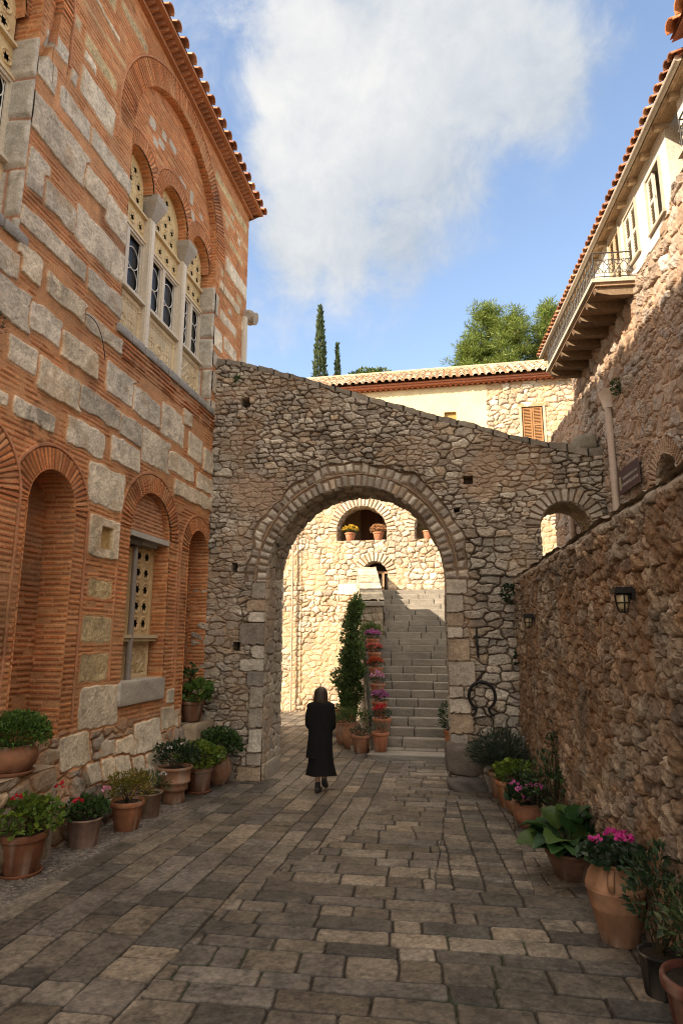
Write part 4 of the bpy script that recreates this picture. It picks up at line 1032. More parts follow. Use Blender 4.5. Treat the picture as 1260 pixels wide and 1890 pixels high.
mb = MB(); tile_roof(mb, P3(-3, ZT+.19, OV+.12), dt, upT, 9.9, 2.4, .27, .11, .42, 18, cols=((.48, .18, .075), (.42, .15, .065), (.53, .24, .11)))
for k in range(40): tb(mb, 6.85-k*.16-.05, 6.85-k*.16+.05, ZT-.05, ZT+.05, OV-.22, OV-.02, (.46, .17, .08))
wpart(mb, 'roof', M_TILE, root=house)
mb = MB(); mb.tube([P3(6.95, z_out+.02, OV+.03), P3(15.1, z_out+.02, OV+.03)], .045, 8, (.42, .36, .29)); wpart(mb, 'gutter', M_PAINT, root=house, smooth=True)
# windows of the house
def hshutter(parent, u0, u1, v0, v1, h, C, slat=.05, ang=0.0, hinge=None):
    mb = MB(); w_ = .045
    def q(u, v, hh):
        if hinge is not None:
            d = u-hinge; return FT.p(np.array(hinge+d*math.cos(ang)), np.array(v), np.array(hh+abs(d)*math.sin(ang)))
        return FT.p(np.array(u), np.array(v), np.array(hh))
    def bx(a, b, c_, d, h0, h1):
        P = [q(u, v, hh) for u in (a, b) for v in (c_, d) for hh in (h0, h1)]
        mb.add(P, [(0, 1, 3, 2), (4, 6, 7, 5), (0, 4, 5, 1), (2, 3, 7, 6), (0, 2, 6, 4), (1, 5, 7, 3)], C)
    bx(u0, u0+w_, v0, v1, h, h+.035); bx(u1-w_, u1, v0, v1, h, h+.035); bx(u0, u1, v0, v0+w_, h+.001, h+.034); bx(u0, u1, v1-w_, v1, h+.001, h+.034); bx(u0, u1, (v0+v1)/2-.025, (v0+v1)/2+.025, h+.001, h+.034)
    v = v0+w_
    while v < v1-w_:
        P = [q(u, v+dv, h+dh) for u in (u0+w_, u1-w_) for dv, dh in ((0, .034), (slat*.8, .004))]; P += [p+ntv*-.006 for p in P]
        mb.add(P, [(0, 1, 3, 2), (4, 5, 7, 6), (0, 2, 6, 4), (1, 3, 7, 5)], np.asarray(C)*.92); v += slat
    bx(u0+w_, u1-w_, v0+w_, v1-w_, h-.004, h)
    return mb.build('shutter', M_PAINT, parent)
SH = (.58, .52, .42)
for i, (y, z, w_, h_) in enumerate(WIN[:3]):
    wn = empty('shuttered_window' if i < 2 else 'balcony_door'); wn.parent = house; wn.location = -Vector(house.location)
    mb = MB(); fr_ = .028
    tb(mb, y-w_-fr_, y-w_+.01, z-h_-fr_, z+h_+fr_, -.06, .075, (.42, .36, .27)); tb(mb, y+w_-.01, y+w_+fr_, z-h_-fr_, z+h_+fr_, -.06, .075, (.42, .36, .27))
    tb(mb, y-w_+.01, y+w_-.01, z+h_-.01, z+h_+fr_, -.06, .073, (.42, .36, .27)); tb(mb, y-w_-.05, y+w_+.05, z-h_-fr_-.015, z-h_, -.06, .085, (.40, .33, .25))
    mb.build('frame', M_PAINT, wn)
    gl = MB(); P = [P3(a, b, -.2) for a, b in ((y-w_, z-h_), (y+w_, z-h_), (y+w_, z+h_), (y-w_, z+h_))]; gl.add(P, [(0, 1, 2, 3)]); gl.build('pane', M_GLASS, wn)
    mc = MB(); tb(mc, y-.02, y+.02, z-h_, z+h_, -.19, -.14, (.3, .22, .14)); tb(mc, y-w_+.01, y-w_+.06, z-h_, z+h_, -.19, -.14, (.3, .22, .14)); tb(mc, y+w_-.06, y+w_-.01, z-h_, z+h_, -.19, -.14, (.3, .22, .14)); mc.build('casement', M_WOOD, wn)
    if i == 0: hshutter(wn, y+.01, y+w_-.012, z-h_+.01, z+h_-.012, .02, SH)
    else:
        hshutter(wn, y-w_+.012, y-.005, z-h_+.01, z+h_-.012, .02, SH if i == 1 else (.42, .31, .19)); hshutter(wn, y+.005, y+w_-.012, z-h_+.01, z+h_-.012, .02, SH if i == 1 else (.42, .31, .19))
# balconies: stone slab on timber joists, wrought-iron railing
def balcony(u0, u1, z, w_, nj, nm='balcony'):
    b = empty(nm); b.parent = house; b.location = -Vector(house.location)
    mb = MB(); n = int((u1-u0)/.3)
    for k in range(n):
        a = u0+(u1-u0)*k/n; c_ = np.asarray((.30, .20, .12))*random.Random(k).uniform(.8, 1.15); tb(mb, a+.003, a+(u1-u0)/n-.003, z, z+.05, -.02, w_, c_)
    tb(mb, u0-.03, u1+.03, z+.052, z+.11, -.02, w_+.05, (.50, .43, .33)); mb.build('floor_slab', M_STONE, b)
    for k in range(nj):
        a = u0+.10+(u1-u0-.2)*k/(nj-1); jb = MB(); rr_ = random.Random(k+5); d = .055
        prof = [(-.05, -.14), (w_*.35, -.135), (w_*.6, -.125-.02*rr_.random()), (w_*.85, -.10), (w_-.03, -.075), (w_-.01, -.03), (w_-.01, -.003), (-.05, -.003)]
        P = [P3(a+s_*d, z+dz, h_) for s_ in (-1, 1) for h_, dz in prof]; m_ = len(prof)
        F = [(i, (i+1) % m_, m_+(i+1) % m_, m_+i) for i in range(m_)]
        jb.add(P, F, np.asarray((.13, .082, .05))*rr_.uniform(.7, 1.5))
        for s_ in (0, m_): jb.add([P[s_+i] for i in range(m_)], [(0, 1, 6, 7), (1, 2, 5, 6), (2, 3, 4, 5)], (.22, .15, .09))
        jb.build('joist', M_WOOD, b)
    rl = MB(); zt = z+.11; H_ = .44
    def side(p0, p1, nseg):
        p0 = np.asarray(p0); p1 = np.asarray(p1)
        for zz, r in ((.04, .011), (H_-.12, .010), (H_, .015)): rl.tube([p0+[0, 0, zz], p1+[0, 0, zz]], r*.75, 5)
        d = (p1-p0)/nseg
        for k in range(nseg+1): rl.tube([p0+d*k, p0+d*k+[0, 0, H_]], .010 if k in (0, nseg) else .005, 5)
        for k in range(nseg):
            c0 = p0+d*(k+.5); t = np.linspace(0, 1, 12)
            for sg in (-1, 1):
                a_ = t*5.2; r_ = .045*(1-.6*t)
                for zz, zs_ in ((H_-.17, 1), (.15, -1)):
                    pts = c0+np.outer(sg*(.02+r_*np.cos(a_))*.9, d/np.linalg.norm(d))+np.outer(zz+zs_*r_*np.sin(a_)*1.4, [0, 0, 1]); rl.tube(pts, .006, 4, caps=False)
                rl.tube([c0+d*.45*sg+[0, 0, .10], c0+[0, 0, H_/2-.02], c0+d*.45*sg+[0, 0, H_-.14]], .006, 4, caps=False)
    A, B, C_, D_ = P3(u0, zt, .02), P3(u0, zt, w_), P3(u1, zt, w_), P3(u1, zt, .02)
    side(A, B, 4); side(B, C_, int((u1-u0)/.19)); side(C_, D_, 4)
    rl.build('railing', M_RAIL, b)
    return b
M_RAIL = mat('grey_iron', .55, 30., .2, .15, 60., color=(.07, .066, .06), metal=.3)
balcony(9.46, 12.75, 7.36, .62, 8); balcony(5.5, 7.0, 7.45, .30, 4)
# clay drainpipe with a hopper, pale rendered
def drainpipe(u, z0, z1, name, hopper=True):
    mb = MB(); p0 = P3(u, z0, .10); p1 = P3(u, z1, .10)
    mb.tube([p0, (p0+p1)/2, p1], .058, 12, (.50, .385, .31))
    for zz in ((z0+z1)/2-.2,): mb.tube([P3(u, zz, .10), P3(u, zz+.05, .10)], .066, 12, (.5, .38, .3))
    if hopper:
        P = []
        for zz, a in ((z1-.02, .075), (z1+.24, .135), (z1+.30, .145)): P += [P3(u-a, zz, .0), P3(u+a, zz, .0), P3(u+a, zz, .06+a), P3(u-a, zz, .06+a)]
        F = [(0, 1, 2, 3)]
        for l in (0, 4): F += [(l+i, l+(i+1) % 4, l+4+(i+1) % 4, l+4+i) for i in range(4)]
        mb.add(P, F, (.52, .40, .31))
        mb.add(P[8:12], [(0, 1, 2, 3)], (.08, .06, .05))
    return mb
tag(drainpipe(10.98, 2.6, 5.95, 'p').build('drainpipe', M_PAINT, None, True), 'pale pink drainpipe with a square hopper beside the brown sign', 'drainpipe')
tag(drainpipe(13.9, 2.6, 6.3, 'p', False).build('drainpipe', M_PAINT, None, True), 'pale pink drainpipe seen through the small arched opening', 'drainpipe')

# ------------------------------------------------------------------ staircase beyond the arch
SX0, SX1 = -2.02, .9; SY = 14.45; RZ, TD, NS = .182, .325, 23
st = thing('stone_staircase', 'long flight of grey stone steps with a rubble parapet seen through the arch', 'staircase', (-1, 15, -.5))
rg = np.random.default_rng(12)
xf0 = -3.75
sk = -.32    # the flight leans slightly to the left as it climbs
mb = MB()
for k in range(NS):
    y = SY+k*TD; z = -.46+k*RZ; x0 = SX0+sk*k*TD*.62; x = x0; SX1 = .9+sk*k*TD*.3
    while x < SX1:
        w_ = rg.uniform(.5, 1.1); x1 = min(x+w_, SX1); c_ = np.asarray((.25, .215, .17))*rg.uniform(.85, 1.12)
        mb.rock(((x+x1)/2, y+.30, z+RZ/2+rg.normal(0, .003)), ((x1-x)/2-.003, 0, 0), (0, .30, 0), (0, 0, RZ/2+.004), c_, int(rg.integers(999)), 7, .07, .012); x = x1
mb.rock((-.9, SY-.12, -.41), (1.22, 0, 0), (0, .30, 0), (0, 0, .11), (.27, .24, .2), 5, 14, .25, .04)
mb.box(SX0-.6, SY+.5, -.7, SX1, SY+NS*TD+.2, -.3, (.3, .24, .17)); mb.box(xf0, SY+NS*TD, -.6, 3, 22.7, 3.7, (.36, .29, .2))
wpart(mb, 'steps', M_PAVE, root=st)
mb = MB()   # left flank and parapet
SCOLS = [(.46, .37, .26), (.38, .31, .23), (.48, .40, .29), (.36, .29, .21)]
flank_d = np.array([sk*.62, 1, 0]); flank_d /= np.linalg.norm(flank_d)
FF = Frame((SX0-.06-flank_d[0]/flank_d[1]*SY, 0, 0), flank_d/flank_d[1], (-1, sk*.62, 0))
def fl_top(y): return np.where(y < 18.7, -.46+(y-SY)/TD*RZ+.20, np.interp(y, [18.7, 18.72, 22.3], [3.10, 3.12, 4.45]))
patch(mb, np.arange(SY-.05, 22.5, .03), np.arange(-.6, 4.6, .03), FF, lambda u, v: rubble_wall(u, v, .3, .18, 800, SCOLS, (.40, .28, .17), amp=.03), lambda u, v: fl_top(u)-v)
def xf(y): return SX0-.06+sk*.62*(y-SY)
y0, y1 = 18.7, 22.3; z0, z1 = 3.12, 4.45
FP = Frame((0, y0, 0), (1, 0, 0), (0, -1, 0))
patch(mb, np.arange(xf(y0)-.02, xf(y0)+.62, .02), np.arange(1.3, 3.02, .02), FP, lambda u, v: rubble_wall(u, v, .34, .2, 805, SCOLS, (.36, .27, .18), amp=.03))
U_, V_ = np.meshgrid(np.linspace(-.03, .66, 20), np.linspace(0, 1, 220)); yy = y0-.03+(y1-y0)*V_; k_ = np.floor(V_*14)
Zc = z0+(z1-z0)*V_+.06*hsh(k_, k_*0, 807)+.05*fbm(U_*2, V_*6, 5., 808, 3)-.03*sst(.92, 1., (V_*14)%1)
mb.grid(np.stack([xf(yy)+U_, yy, Zc+.08], -1), np.asarray((.44, .365, .26))*(1+.9*fbm(U_*2, V_*9, 4., 809, 4)+.5*(hsh(k_, k_*0, 810)-.5))[..., None]*(1-.65*sst(.86, .97, (V_*14)%1))[..., None])
mb.rock((xf(y0)+.31, y0+.03, 3.10), (.335, 0, 0), (0, .09, 0), (0, 0, .07), (.40, .35, .28), 33, 9, .2, .04)
FPR = Frame((SX0+.57-flank_d[0]/flank_d[1]*SY, 0, 0), flank_d/flank_d[1], (1, -sk*.62, 0))
patch(mb, np.arange(y0, y1, .04), np.arange(1.6, 4.6, .04), FPR, lambda u, v: rubble_wall(u, v, .3, .18, 811, SCOLS, (.40, .28, .17), amp=.03), lambda u, v: z0+(z1-z0)*(u-y0)/(y1-y0)+.05-v)
wpart(mb, 'parapet', M_STONE, root=st)

# ------------------------------------------------------------------ two-storey range at the back
YB = 22.6
bk = thing('monastery_range', 'sunlit rubble range at the back with arched loggia, yellow upper floor and tiled roof', 'building', (-1, YB, -.4))
FBk = Frame((0, YB, 0), (1, 0, 0), (0, -1, 0))
BCOL = [(.52, .415, .295), (.57, .48, .36), (.46, .345, .235), (.62, .53, .42), (.50, .36, .23), (.40, .32, .24)]
BMO = (.50, .34, .19)
BIG = (-3.52, 5.95, .94, 5.60); BR2 = (-.70, 5.95, .92, 5.60); DOOR = (-3.05, 4.36, .48, 3.74)
def back_hc(U, V):
    h, c = rubble_wall(U, V, .30, .19, 820, BCOL, BMO, amp=.055, gap=.12, rough=.015, pw=2.7, jit=.85, wob=.3, fill=.02)
    for (uc, vs_, r0, vb) in (BIG, BR2, DOOR):
        rr = np.hypot(U-uc, V-vs_); a_ = np.arctan2(V-vs_, U-uc); q = a_*(r0+.13)/.14; k = np.floor(q); f = q-k; e = np.minimum(f, 1-f)*.14; t_ = sst(.006, .03, e)
        m_ = (rr > r0-.04) & (rr < r0+.27+.05*hsh(k, k*0, 822)) & (V > vs_-.05)
        cc = pal(hsh(k, k*0, 823), BCOL)*(1+.4*fbm(U, V, 9., 824))[..., None]; c = np.where(m_[..., None], cc*t_[..., None]+np.asarray(BMO)*.6*(1-t_)[..., None], c); h = np.where(m_, .05*t_, h)
    yel = (U < 1.12) & (V > 8.2); yc = np.asarray((.72, .575, .34))*(1+.10*fbm(U, V, 2., 826, 4))[..., None]
    yc = yc*(1-.0*(V > 10))[..., None]
    c = np.where(yel[..., None], yc, c); h = np.where(yel, .03+.004*fbm(U, V, 5., 827), h)
    sl_ = rrect(U, V, -4.37, 3.62, -3.68, 4.02, .03, 828, .02); t_ = sst(0, .02, sl_); c = mixc(c, (.62, .56, .47), t_); h = h*(1-t_)+.09*t_
    pi = (U > -4.40) & (U < -3.66) & (V < 4.5); h = h+.06*pi
    lf = sst(-5.72, -5.76, U); h = h+.03*lf
    return h, c
def back_g(u, v):
    return np.minimum.reduce([arch_sdf(u, v, *BIG), arch_sdf(u, v, *BR2), arch_sdf(u, v, *DOOR), rect_sdf(u, v, 2.33, 8.95, 3.07, 10.30), rect_sdf(u, v, -.42, 9.05, .02, 10.3), 11.3-v])
mb = MB()
patch(mb, np.concatenate([np.arange(-12, -6.6, .12), np.arange(-6.6, 5.2, .028)]), np.arange(-.8, 11.33, .027), FBk, back_hc, back_g)
for q in (BIG, BR2, DOOR): reveal(mb, arch_line(*q[:4]), FBk, .03, -.6, side_rub(830, .24, .16, BCOL), .03)
for (a, b, c_, d) in ((2.33, 8.95, 3.07, 10.30), (-.42, 9.05, .02, 10.3)):
    reveal(mb, np.array([(a, b), (a, d), (c_, d), (c_, b), (a, b)]), FBk, .03, -.3, lambda S, T, U, V: (S*0, np.asarray((.6, .45, .24))*(1+.2*fbm(S, T, 5., 831))[..., None]), .05)
mb.box(-12, YB+3.0, -.8, 9, YB+6, 11.2, (.4, .3, .2)); mb.box(-12, YB+.60, -.8, 9, YB+3, 3.70, (.35, .27, .18)); mb.box(-12, YB+.05, 5.40, 9, YB+3, 5.57, (.42, .33, .22)); mb.box(-12, YB+.3, 7.3, 9, YB+3, 8.0, (.36, .25, .15)); mb.box(-12, YB+.35, 10.5, 9, YB+3, 11.2, (.4, .3, .2))
mb.box(-5.2, YB+2.6, 5.57, 1, YB+2.9, 7.3, (.42, .30, .19)); mb.box(-5.0, YB+.6, 5.57, -4.6, YB+2.6, 7.3, (.42, .3, .19)); mb.box(5.19, YB-.0, -.8, 9, YB+.5, 11.2, (.5, .4, .27))
wpart(mb, 'wall', M_STONE, root=bk)
mb = MB(); mb.box(-3.95, YB+2.50, 5.57, -3.05, YB+2.58, 7.25, (.13, .06, .03)); 
for k in range(5): mb.box(-3.93+k*.18, YB+2.48, 5.6, -3.77+k*.18, YB+2.497, 7.2, np.asarray((.15, .07, .035))*(1+.2*(k % 2)))
wpart(mb, 'loggia_door', M_WOOD, root=bk)
mb = MB(); yd = YB+.42
mb.box(-3.50, yd, 3.7, -2.6, yd+.05, 4.9, (.02, .015, .01))
for k in range(5): mb.box(-3.5+k*.22, yd-.06, 3.72, -3.43+k*.22, yd-.01, 4.45, (.45, .26, .15))
mb.box(-3.52, yd-.07, 4.42, -2.55, yd-.005, 4.50, (.45, .26, .15)); mb.box(-3.52, yd-.07, 3.72, -2.55, yd-.005, 3.80, (.45, .26, .15)); wpart(mb, 'arched_gate', M_WOOD, root=bk)
wb = empty('shuttered_window'); wb.parent = bk; wb.location = -Vector(bk.location)
mb = MB()
for (a, b) in ((2.25, 2.33), (3.07, 3.15)): mb.box(a, YB-.06, 8.95, b, YB+.02, 10.36, (.55, .42, .26))
mb.box(2.2, YB-.062, 10.30, 3.2, YB+.02, 10.40, (.42, .27, .14)); mb.build('frame', M_WOOD, wb)
for (a, b) in ((2.36, 2.69), (2.71, 3.04)):
    ms = MB(); C_ = (.34, .165, .065)
    for (p, q) in ((a, a+.05), (b-.05, b)): ms.box(p, YB-.02, 8.97, q, YB+.02, 10.28, C_)
    for zz in (8.97, 9.6, 10.23): ms.box(a+.05, YB-.018, zz, b-.05, YB+.02, zz+.055, C_)
    zz = 9.03
    while zz < 10.22:
        ms.add([(a+.05, YB-.015, zz), (b-.05, YB-.015, zz), (b-.05, YB+.012, zz+.045), (a+.05, YB+.012, zz+.045)], [(0, 1, 2, 3)], np.asarray(C_)*.9); zz += .055
    ms.build('shutter', M_WOOD, wb)
mb = MB(); mb.box(2.33, YB+.06, 8.9, 3.07, YB+.08, 10.3, (.05, .03, .02)); mb.build('pane', M_GLASS, wb)
mb = MB(); mb.box(-.42, YB+.08, 9.05, .02, YB+.12, 10.3, (.40, .25, .07)); wpart(mb, 'window', M_PAINT, root=bk)
mb = MB()   # painted eaves: rust-red fascia over a row of dentils
za = 11.28; dz = -.0085
xa, xb = -12.0, 5.0
mb.box(xa, YB-.30, za+.05, xb, YB+.1, za+.11, (.42, .15, .08)); mb.box(xa, YB-.36, za+.113, xb, YB+.1, za+.17, (.45, .17, .09))
k = 0; x = xa
while x < xb: mb.box(x, YB-.20, za-.0, x+.09, YB-.02, za+.048, (.42, .15, .08)); x += .2
wpart(mb, 'eaves', M_PAINT, root=bk)
mb = MB(); u_ = np.array([0, 1, .55]); u_ /= np.linalg.norm(u_)
tile_roof(mb, (xa, YB-.44, za+.20), (1, 0, 0), u_, xb-xa+.2, 3.1, .25, .10, .40, 23, cols=((.56, .42, .27), (.61, .48, .33), (.50, .34, .20), (.64, .53, .39)))
mb.tube([(xa, YB+2.2, za+1.66), (xb+.2, YB+2.2, za+1.66)], .12, 10, (.5, .34, .2))
mb.add([(xa, YB+2.2, za+1.62), (xb+.2, YB+2.2, za+1.62), (xb+.2, YB+6, za-.1), (xa, YB+6, za-.1)], [(0, 1, 2, 3)], (.45, .25, .14))
wpart(mb, 'roof', M_TILE, root=bk)
mb = MB(); mb.tube([(4.36, YB-.12, 8), (4.36, YB-.12, 11.2)], .07, 10, (.66, .52, .34)); mb.tube([(4.36, YB-.12, 11.05), (4.36, YB-.2, 11.3)], .12, 10, (.60, .36, .15)); wpart(mb, 'downpipe', M_PAINT, root=bk, smooth=True)
mb = MB(); mb.tube([(-6.05, YB-.22, -.4), (-6.05, YB-.22, 8)], .032, 8, (.42, .33, .24)); wpart(mb, 'downpipe', M_PAINT, root=bk, smooth=True)
# ------------------------------------------------------------------ plants
T_OVAL = (np.array([(0, 0, 0), (-.26, .45, .07), (.26, .45, .07), (0, .5, -.02), (0, 1, -.12)]), [(0, 2, 3, 3), (0, 3, 1, 1), (1, 3, 4, 4), (3, 2, 4, 4)])
T_NARROW = (np.array([(0, 0, 0), (-.10, .4, .02), (.10, .4, .02), (0, 1, -.06)]), [(0, 2, 3, 1)])
def _round(n=7):
    a = np.linspace(-2.5, 2.5, n); r = .5*(1+.10*np.cos(a*7)); v = [(0, .1, -.05)]+[(r[i]*math.sin(a[i]), .5+r[i]*math.cos(a[i]), .10+.05*math.cos(3*a[i])) for i in range(n)]
    return np.array(v), [(0, i+1, i+2, i+2) for i in range(n-1)]
T_ROUND = _round(8)
T_PETAL = (np.array([(0, 0, 0), (-.35, .5, .1), (.35, .5, .1), (-.22, .95, .02), (.22, .95, .02)]), [(0, 2, 1, 1), (1, 2, 4, 3)])
def _big():
    v = []; f = []; n = 7
    for i in range(n):
        t = i/(n-1); w = .46*max(math.sin(math.pi*min(1, .10+t*.895)), 0)**.62*(1+.05*(i % 2)); y = t; z = .16*math.sin(t*2.6)-.28*t*t
        for s_ in (-1, -.5, 0, .5, 1): v.append((w*s_, y, z+.10*abs(s_)*(w/.4)-.02*(s_ == 0)+.03*math.sin(i*2.3+s_*3)))
    for i in range(n-1):
        for k in range(4): f.append((i*5+k, i*5+k+1, i*5+k+6, i*5+k+5))
    return np.array(v), f
T_BIG = _big()
def leafset(mb, C, G, size, tpl, col, rg, nrm=None, tilt=.6):
    V, F = tpl; C = np.asarray(C, float); N = len(C)
    G = G/np.maximum(np.linalg.norm(G, axis=1, keepdims=True), 1e-9)
    up = np.tile([0, 0, 1.], (N, 1)) if nrm is None else nrm
    up = up+rg.normal(0, tilt, (N, 3))
    X = np.cross(G, up); X /= np.maximum(np.linalg.norm(X, axis=1, keepdims=True), 1e-6); Z = np.cross(X, G)
    s = np.asarray(size, float).reshape(N, 1, 1) if np.ndim(size) else size
    P = C[:, None, :]+s*(V[None, :, 0:1]*X[:, None]+V[None, :, 1:2]*G[:, None]+V[None, :, 2:3]*Z[:, None])
    k = len(V); Fi = (np.arange(N)[:, None, None]*k+np.asarray(F)[None]).reshape(-1, 4)
    mb.add(P.reshape(-1, 3), Fi, np.repeat(np.asarray(col), k, 0))
def rdir(rg, n):
    d = rg.normal(0, 1, (n, 3)); return d/np.linalg.norm(d, axis=1, keepdims=True)
def gcol(rg, n, cols, var=.3):
    c = np.asarray(cols)[rg.integers(len(cols), size=n)]; return c*(1+rg.uniform(-var, var, (n, 1)))
GREEN = [(.045, .085, .022), (.06, .11, .025), (.035, .065, .02)]
LIME = [(.17, .22, .026), (.12, .18, .027), (.08, .13, .024)]
DARK = [(.022, .045, .018), (.03, .06, .022), (.018, .035, .015)]
YELG = [(.16, .14, .02), (.11, .115, .02), (.20, .15, .02)]
GREY = [(.10, .125, .085), (.075, .10, .065), (.12, .14, .10)]
def bush(mb, c, r, n, size, cols, rg, tpl=T_OVAL, lump=.35, low=-.5, stems=10, up=.5, base=None):
    """crown of separate leaves on short twigs: lumpy, open, denser outside"""
    c = np.asarray(c, float); r = np.asarray(r, float)
    d = rdir(rg, n); d[:, 2] = np.where(d[:, 2] < low, -d[:, 2]*.5, d[:, 2])
    k = 14; cd = rdir(rg, k); cd[:, 2] = np.abs(cd[:, 2])*1.0-.15; cs = rg.uniform(.7, 1.25, k)
    w = np.exp(3.5*(d@cd.T-1)); lf = 1-lump+lump*1.3*(w*cs).sum(1)/w.sum(1)*np.clip(w.max(1)*1.6, .5, 1.15)
    rad = lf*(.42+.58*rg.random(n)**.45)
    P = c+d*r*rad[:, None]
    G = d*1.0+np.array([0, 0, up])+rg.normal(0, .5, (n, 3))
    s = size*rg.uniform(.6, 1.3, n)
    leafset(mb, P, G, s, tpl, gcol(rg, n, cols), rg, nrm=d*.6+np.array([0, 0, .8]))
    b = np.asarray(base if base is not None else c-np.array([0, 0, r[2]]), float)
    for i in range(stems):
        q = c+rdir(rg, 1)[0]*r*.7; q[2] = max(q[2], b[2]+.03)
        mid = (b+q)/2+rg.normal(0, .02, 3); mb.tube([b+rg.normal(0, .015, 3)*[1, 1, 0], mid, q], [.007, .005, .003], 5, (.05, .04, .02), False)
def flowers(mb, P, rad, n, cols, rg, petal=.03):
    for p in P:
        d = rdir(rg, n); d[:, 2] = np.abs(d[:, 2])*.9-.1
        leafset(mb, np.asarray(p)+d*rad*.55, d, petal*rg.uniform(.8, 1.2, n), T_PETAL, gcol(rg, n, cols, .2), rg, nrm=rdir(rg, n), tilt=.3)
TC = [(.30, .13, .068), (.34, .15, .078), (.26, .11, .058)]
def pot_profile(kind, r, h):
    if kind == 'rim':      # plain flowerpot, rolled rim
        return [(0, 0), (r*.68, 0), (r*.70, .01), (r*.90, h*.80), (r*.91, h*.82), (r*1.0, h*.825), (r*1.02, h*.87), (r*1.02, h*.96), (r*.99, h), (r*.90, h), (r*.88, h*.9)]
    if kind == 'bucket':
        return [(0, 0), (r*.78, 0), (r*.80, .012), (r*.96, h*.93), (r*1.02, h*.94), (r*1.03, h*.985), (r*1.0, h), (r*.92, h), (r*.9, h*.9)]
    if kind == 'belly':
        return [(0, 0), (r*.58, 0), (r*.62, .01), (r*.92, h*.35), (r*1.0, h*.58), (r*.93, h*.82), (r*.78, h*.95), (r*.82, h), (r*.74, h), (r*.7, h*.92)]
    if kind == 'urn':      # footed urn with two bands
        return [(0, 0), (r*.62, 0), (r*.66, h*.06), (r*.62, h*.28), (r*.66, h*.33), (r*.78, h*.36), (r*.80, h*.42), (r*.82, h*.54), (r*.93, h*.57), (r*.94, h*.62), (r*.90, h*.64), (r*.97, h*.90), (r*1.06, h*.93), (r*1.07, h*.985), (r*1.02, h), (r*.92, h), (r*.9, h*.93)]
    if kind == 'pithos':
        return [(0, 0), (r*.60, 0), (r*.62, .012), (r*.72, h*.20), (r*.86, h*.42), (r*.89, h*.44), (r*.885, h*.455), (r*.97, h*.62), (r*1.02, h*.66), (r*1.025, h*.675), (r*1.0, h*.685), (r*1.02, h*.70), (r*1.0, h*.715), (r*.98, h*.75), (r*.90, h*.84), (r*.76, h*.915), (r*.68, h*.94), (r*.66, h*.955), (r*.72, h*.97), (r*.74, h*.985), (r*.72, h), (r*.62, h), (r*.6, h*.93)]
    if kind == 'bowl':
        return [(0, 0), (r*.62, 0), (r*.66, .01), (r*.95, h*.75), (r*.97, h*.86), (r*1.04, h*.88), (r*1.04, h*.97), (r*1.0, h), (r*.93, h), (r*.9, h*.9)]
def potted(label, x, y, z, kind, r, h, group, color=None, saucer=False, seed=1, cat='potted plant', handles=0):
    rg = np.random.default_rng(seed)
    t = thing('potted_plant', label, cat, (x, y, z), group)
    mb = MB(); c_ = np.asarray(color if color is not None else TC[seed % 3])*(.74 if seed < 30 else .88)
    prof = pot_profile(kind, r, h); mb.lathe(prof, (0, 0, 0), 32, c_)
    P = mb.P[0]; a = np.arctan2(P[:, 1], P[:, 0]); st = fbm(a*1.3+seed, P[:, 2]*4, 1.5, seed, 4); f2 = fbm(a*3+seed, P[:, 2]*14, 1.2, seed+3, 3)
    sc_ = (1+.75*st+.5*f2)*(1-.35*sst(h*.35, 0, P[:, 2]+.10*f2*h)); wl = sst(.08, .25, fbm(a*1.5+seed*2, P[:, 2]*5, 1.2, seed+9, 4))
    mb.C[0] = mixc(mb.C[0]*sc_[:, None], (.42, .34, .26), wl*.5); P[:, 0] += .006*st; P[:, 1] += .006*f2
    for k in range(handles):
        a0 = -1.9+k*math.pi; d = np.array([math.cos(a0), math.sin(a0), 0]); q = np.linspace(0, 1, 9)
        mb.tube([d*(r*(.74+.24*math.sin(u*math.pi*.5)+.14*math.sin(u*math.pi)))+np.array([0, 0, h*(.93-.20*u)]) for u in q], .026, 8, c_*.95)
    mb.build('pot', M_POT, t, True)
    ms = MB(); rs_ = prof[-1][0]; ms.lathe([(0, h*.93), (rs_*.5, h*.935), (rs_*1.02, h*.91)], (0, 0, 0), 18, (.03, .02, .013)); ms.build('soil', M_SOIL, t, True)
    if saucer:
        mz = MB(); q = r*.86; mz.lathe([(0, -.005), (q*.9, -.005), (q*1.06, .04), (q*1.02, .045), (q*.9, .012), (0, .012)], (0, 0, 0), 28, c_*.9); mz.build('saucer', M_POT, t, True)
    return t, rg
def leaves_part(t, rg, c, r, n, size, cols, tpl=T_OVAL, **k):
    mb = MB(); bush(mb, c, r, n, size, cols, rg, tpl, **k); return mb.build('foliage', M_LEAF, t)
def flower_part(t, rg, P, rad, n, cols, petal=.03, stalk=None):
    o = None
    if len(P) > 8:
        mb = MB(); flowers(mb, P, rad, n, cols, rg, petal); o = mb.build('flowers', M_PETAL, t)
    else:
        for p in P: mb = MB(); flowers(mb, [p], rad, n, cols, rg, petal); o = mb.build('flower_head', M_PETAL, t)
    if stalk is not None:
        ms = MB()
        for p in P[-1:] if len(P) <= 8 else P: ms.tube([(p[0]*.4, p[1]*.4, stalk), ((p[0])*.8, p[1]*.8, (stalk+p[2])/2), tuple(p)], .004, 4, (.09, .05, .03), False)
        ms.build('stalk', M_LEAF, o)
    return o
PINK = [(.62, .22, .33), (.70, .32, .42)]; RED = [(.45, .015, .03), (.55, .03, .04)]; MAG = [(.50, .02, .20), (.60, .05, .28)]; WHITE = [(.7, .66, .58), (.6, .55, .5)]
PURP = [(.36, .10, .25), (.44, .17, .32)]; ORNG = [(.50, .09, .02), (.42, .06, .02)]; CORAL = [(.60, .16, .12), (.52, .12, .10)]; YLW = [(.66, .44, .04), (.58, .36, .03)]; TAN = [(.42, .21, .09), (.50, .28, .13)]
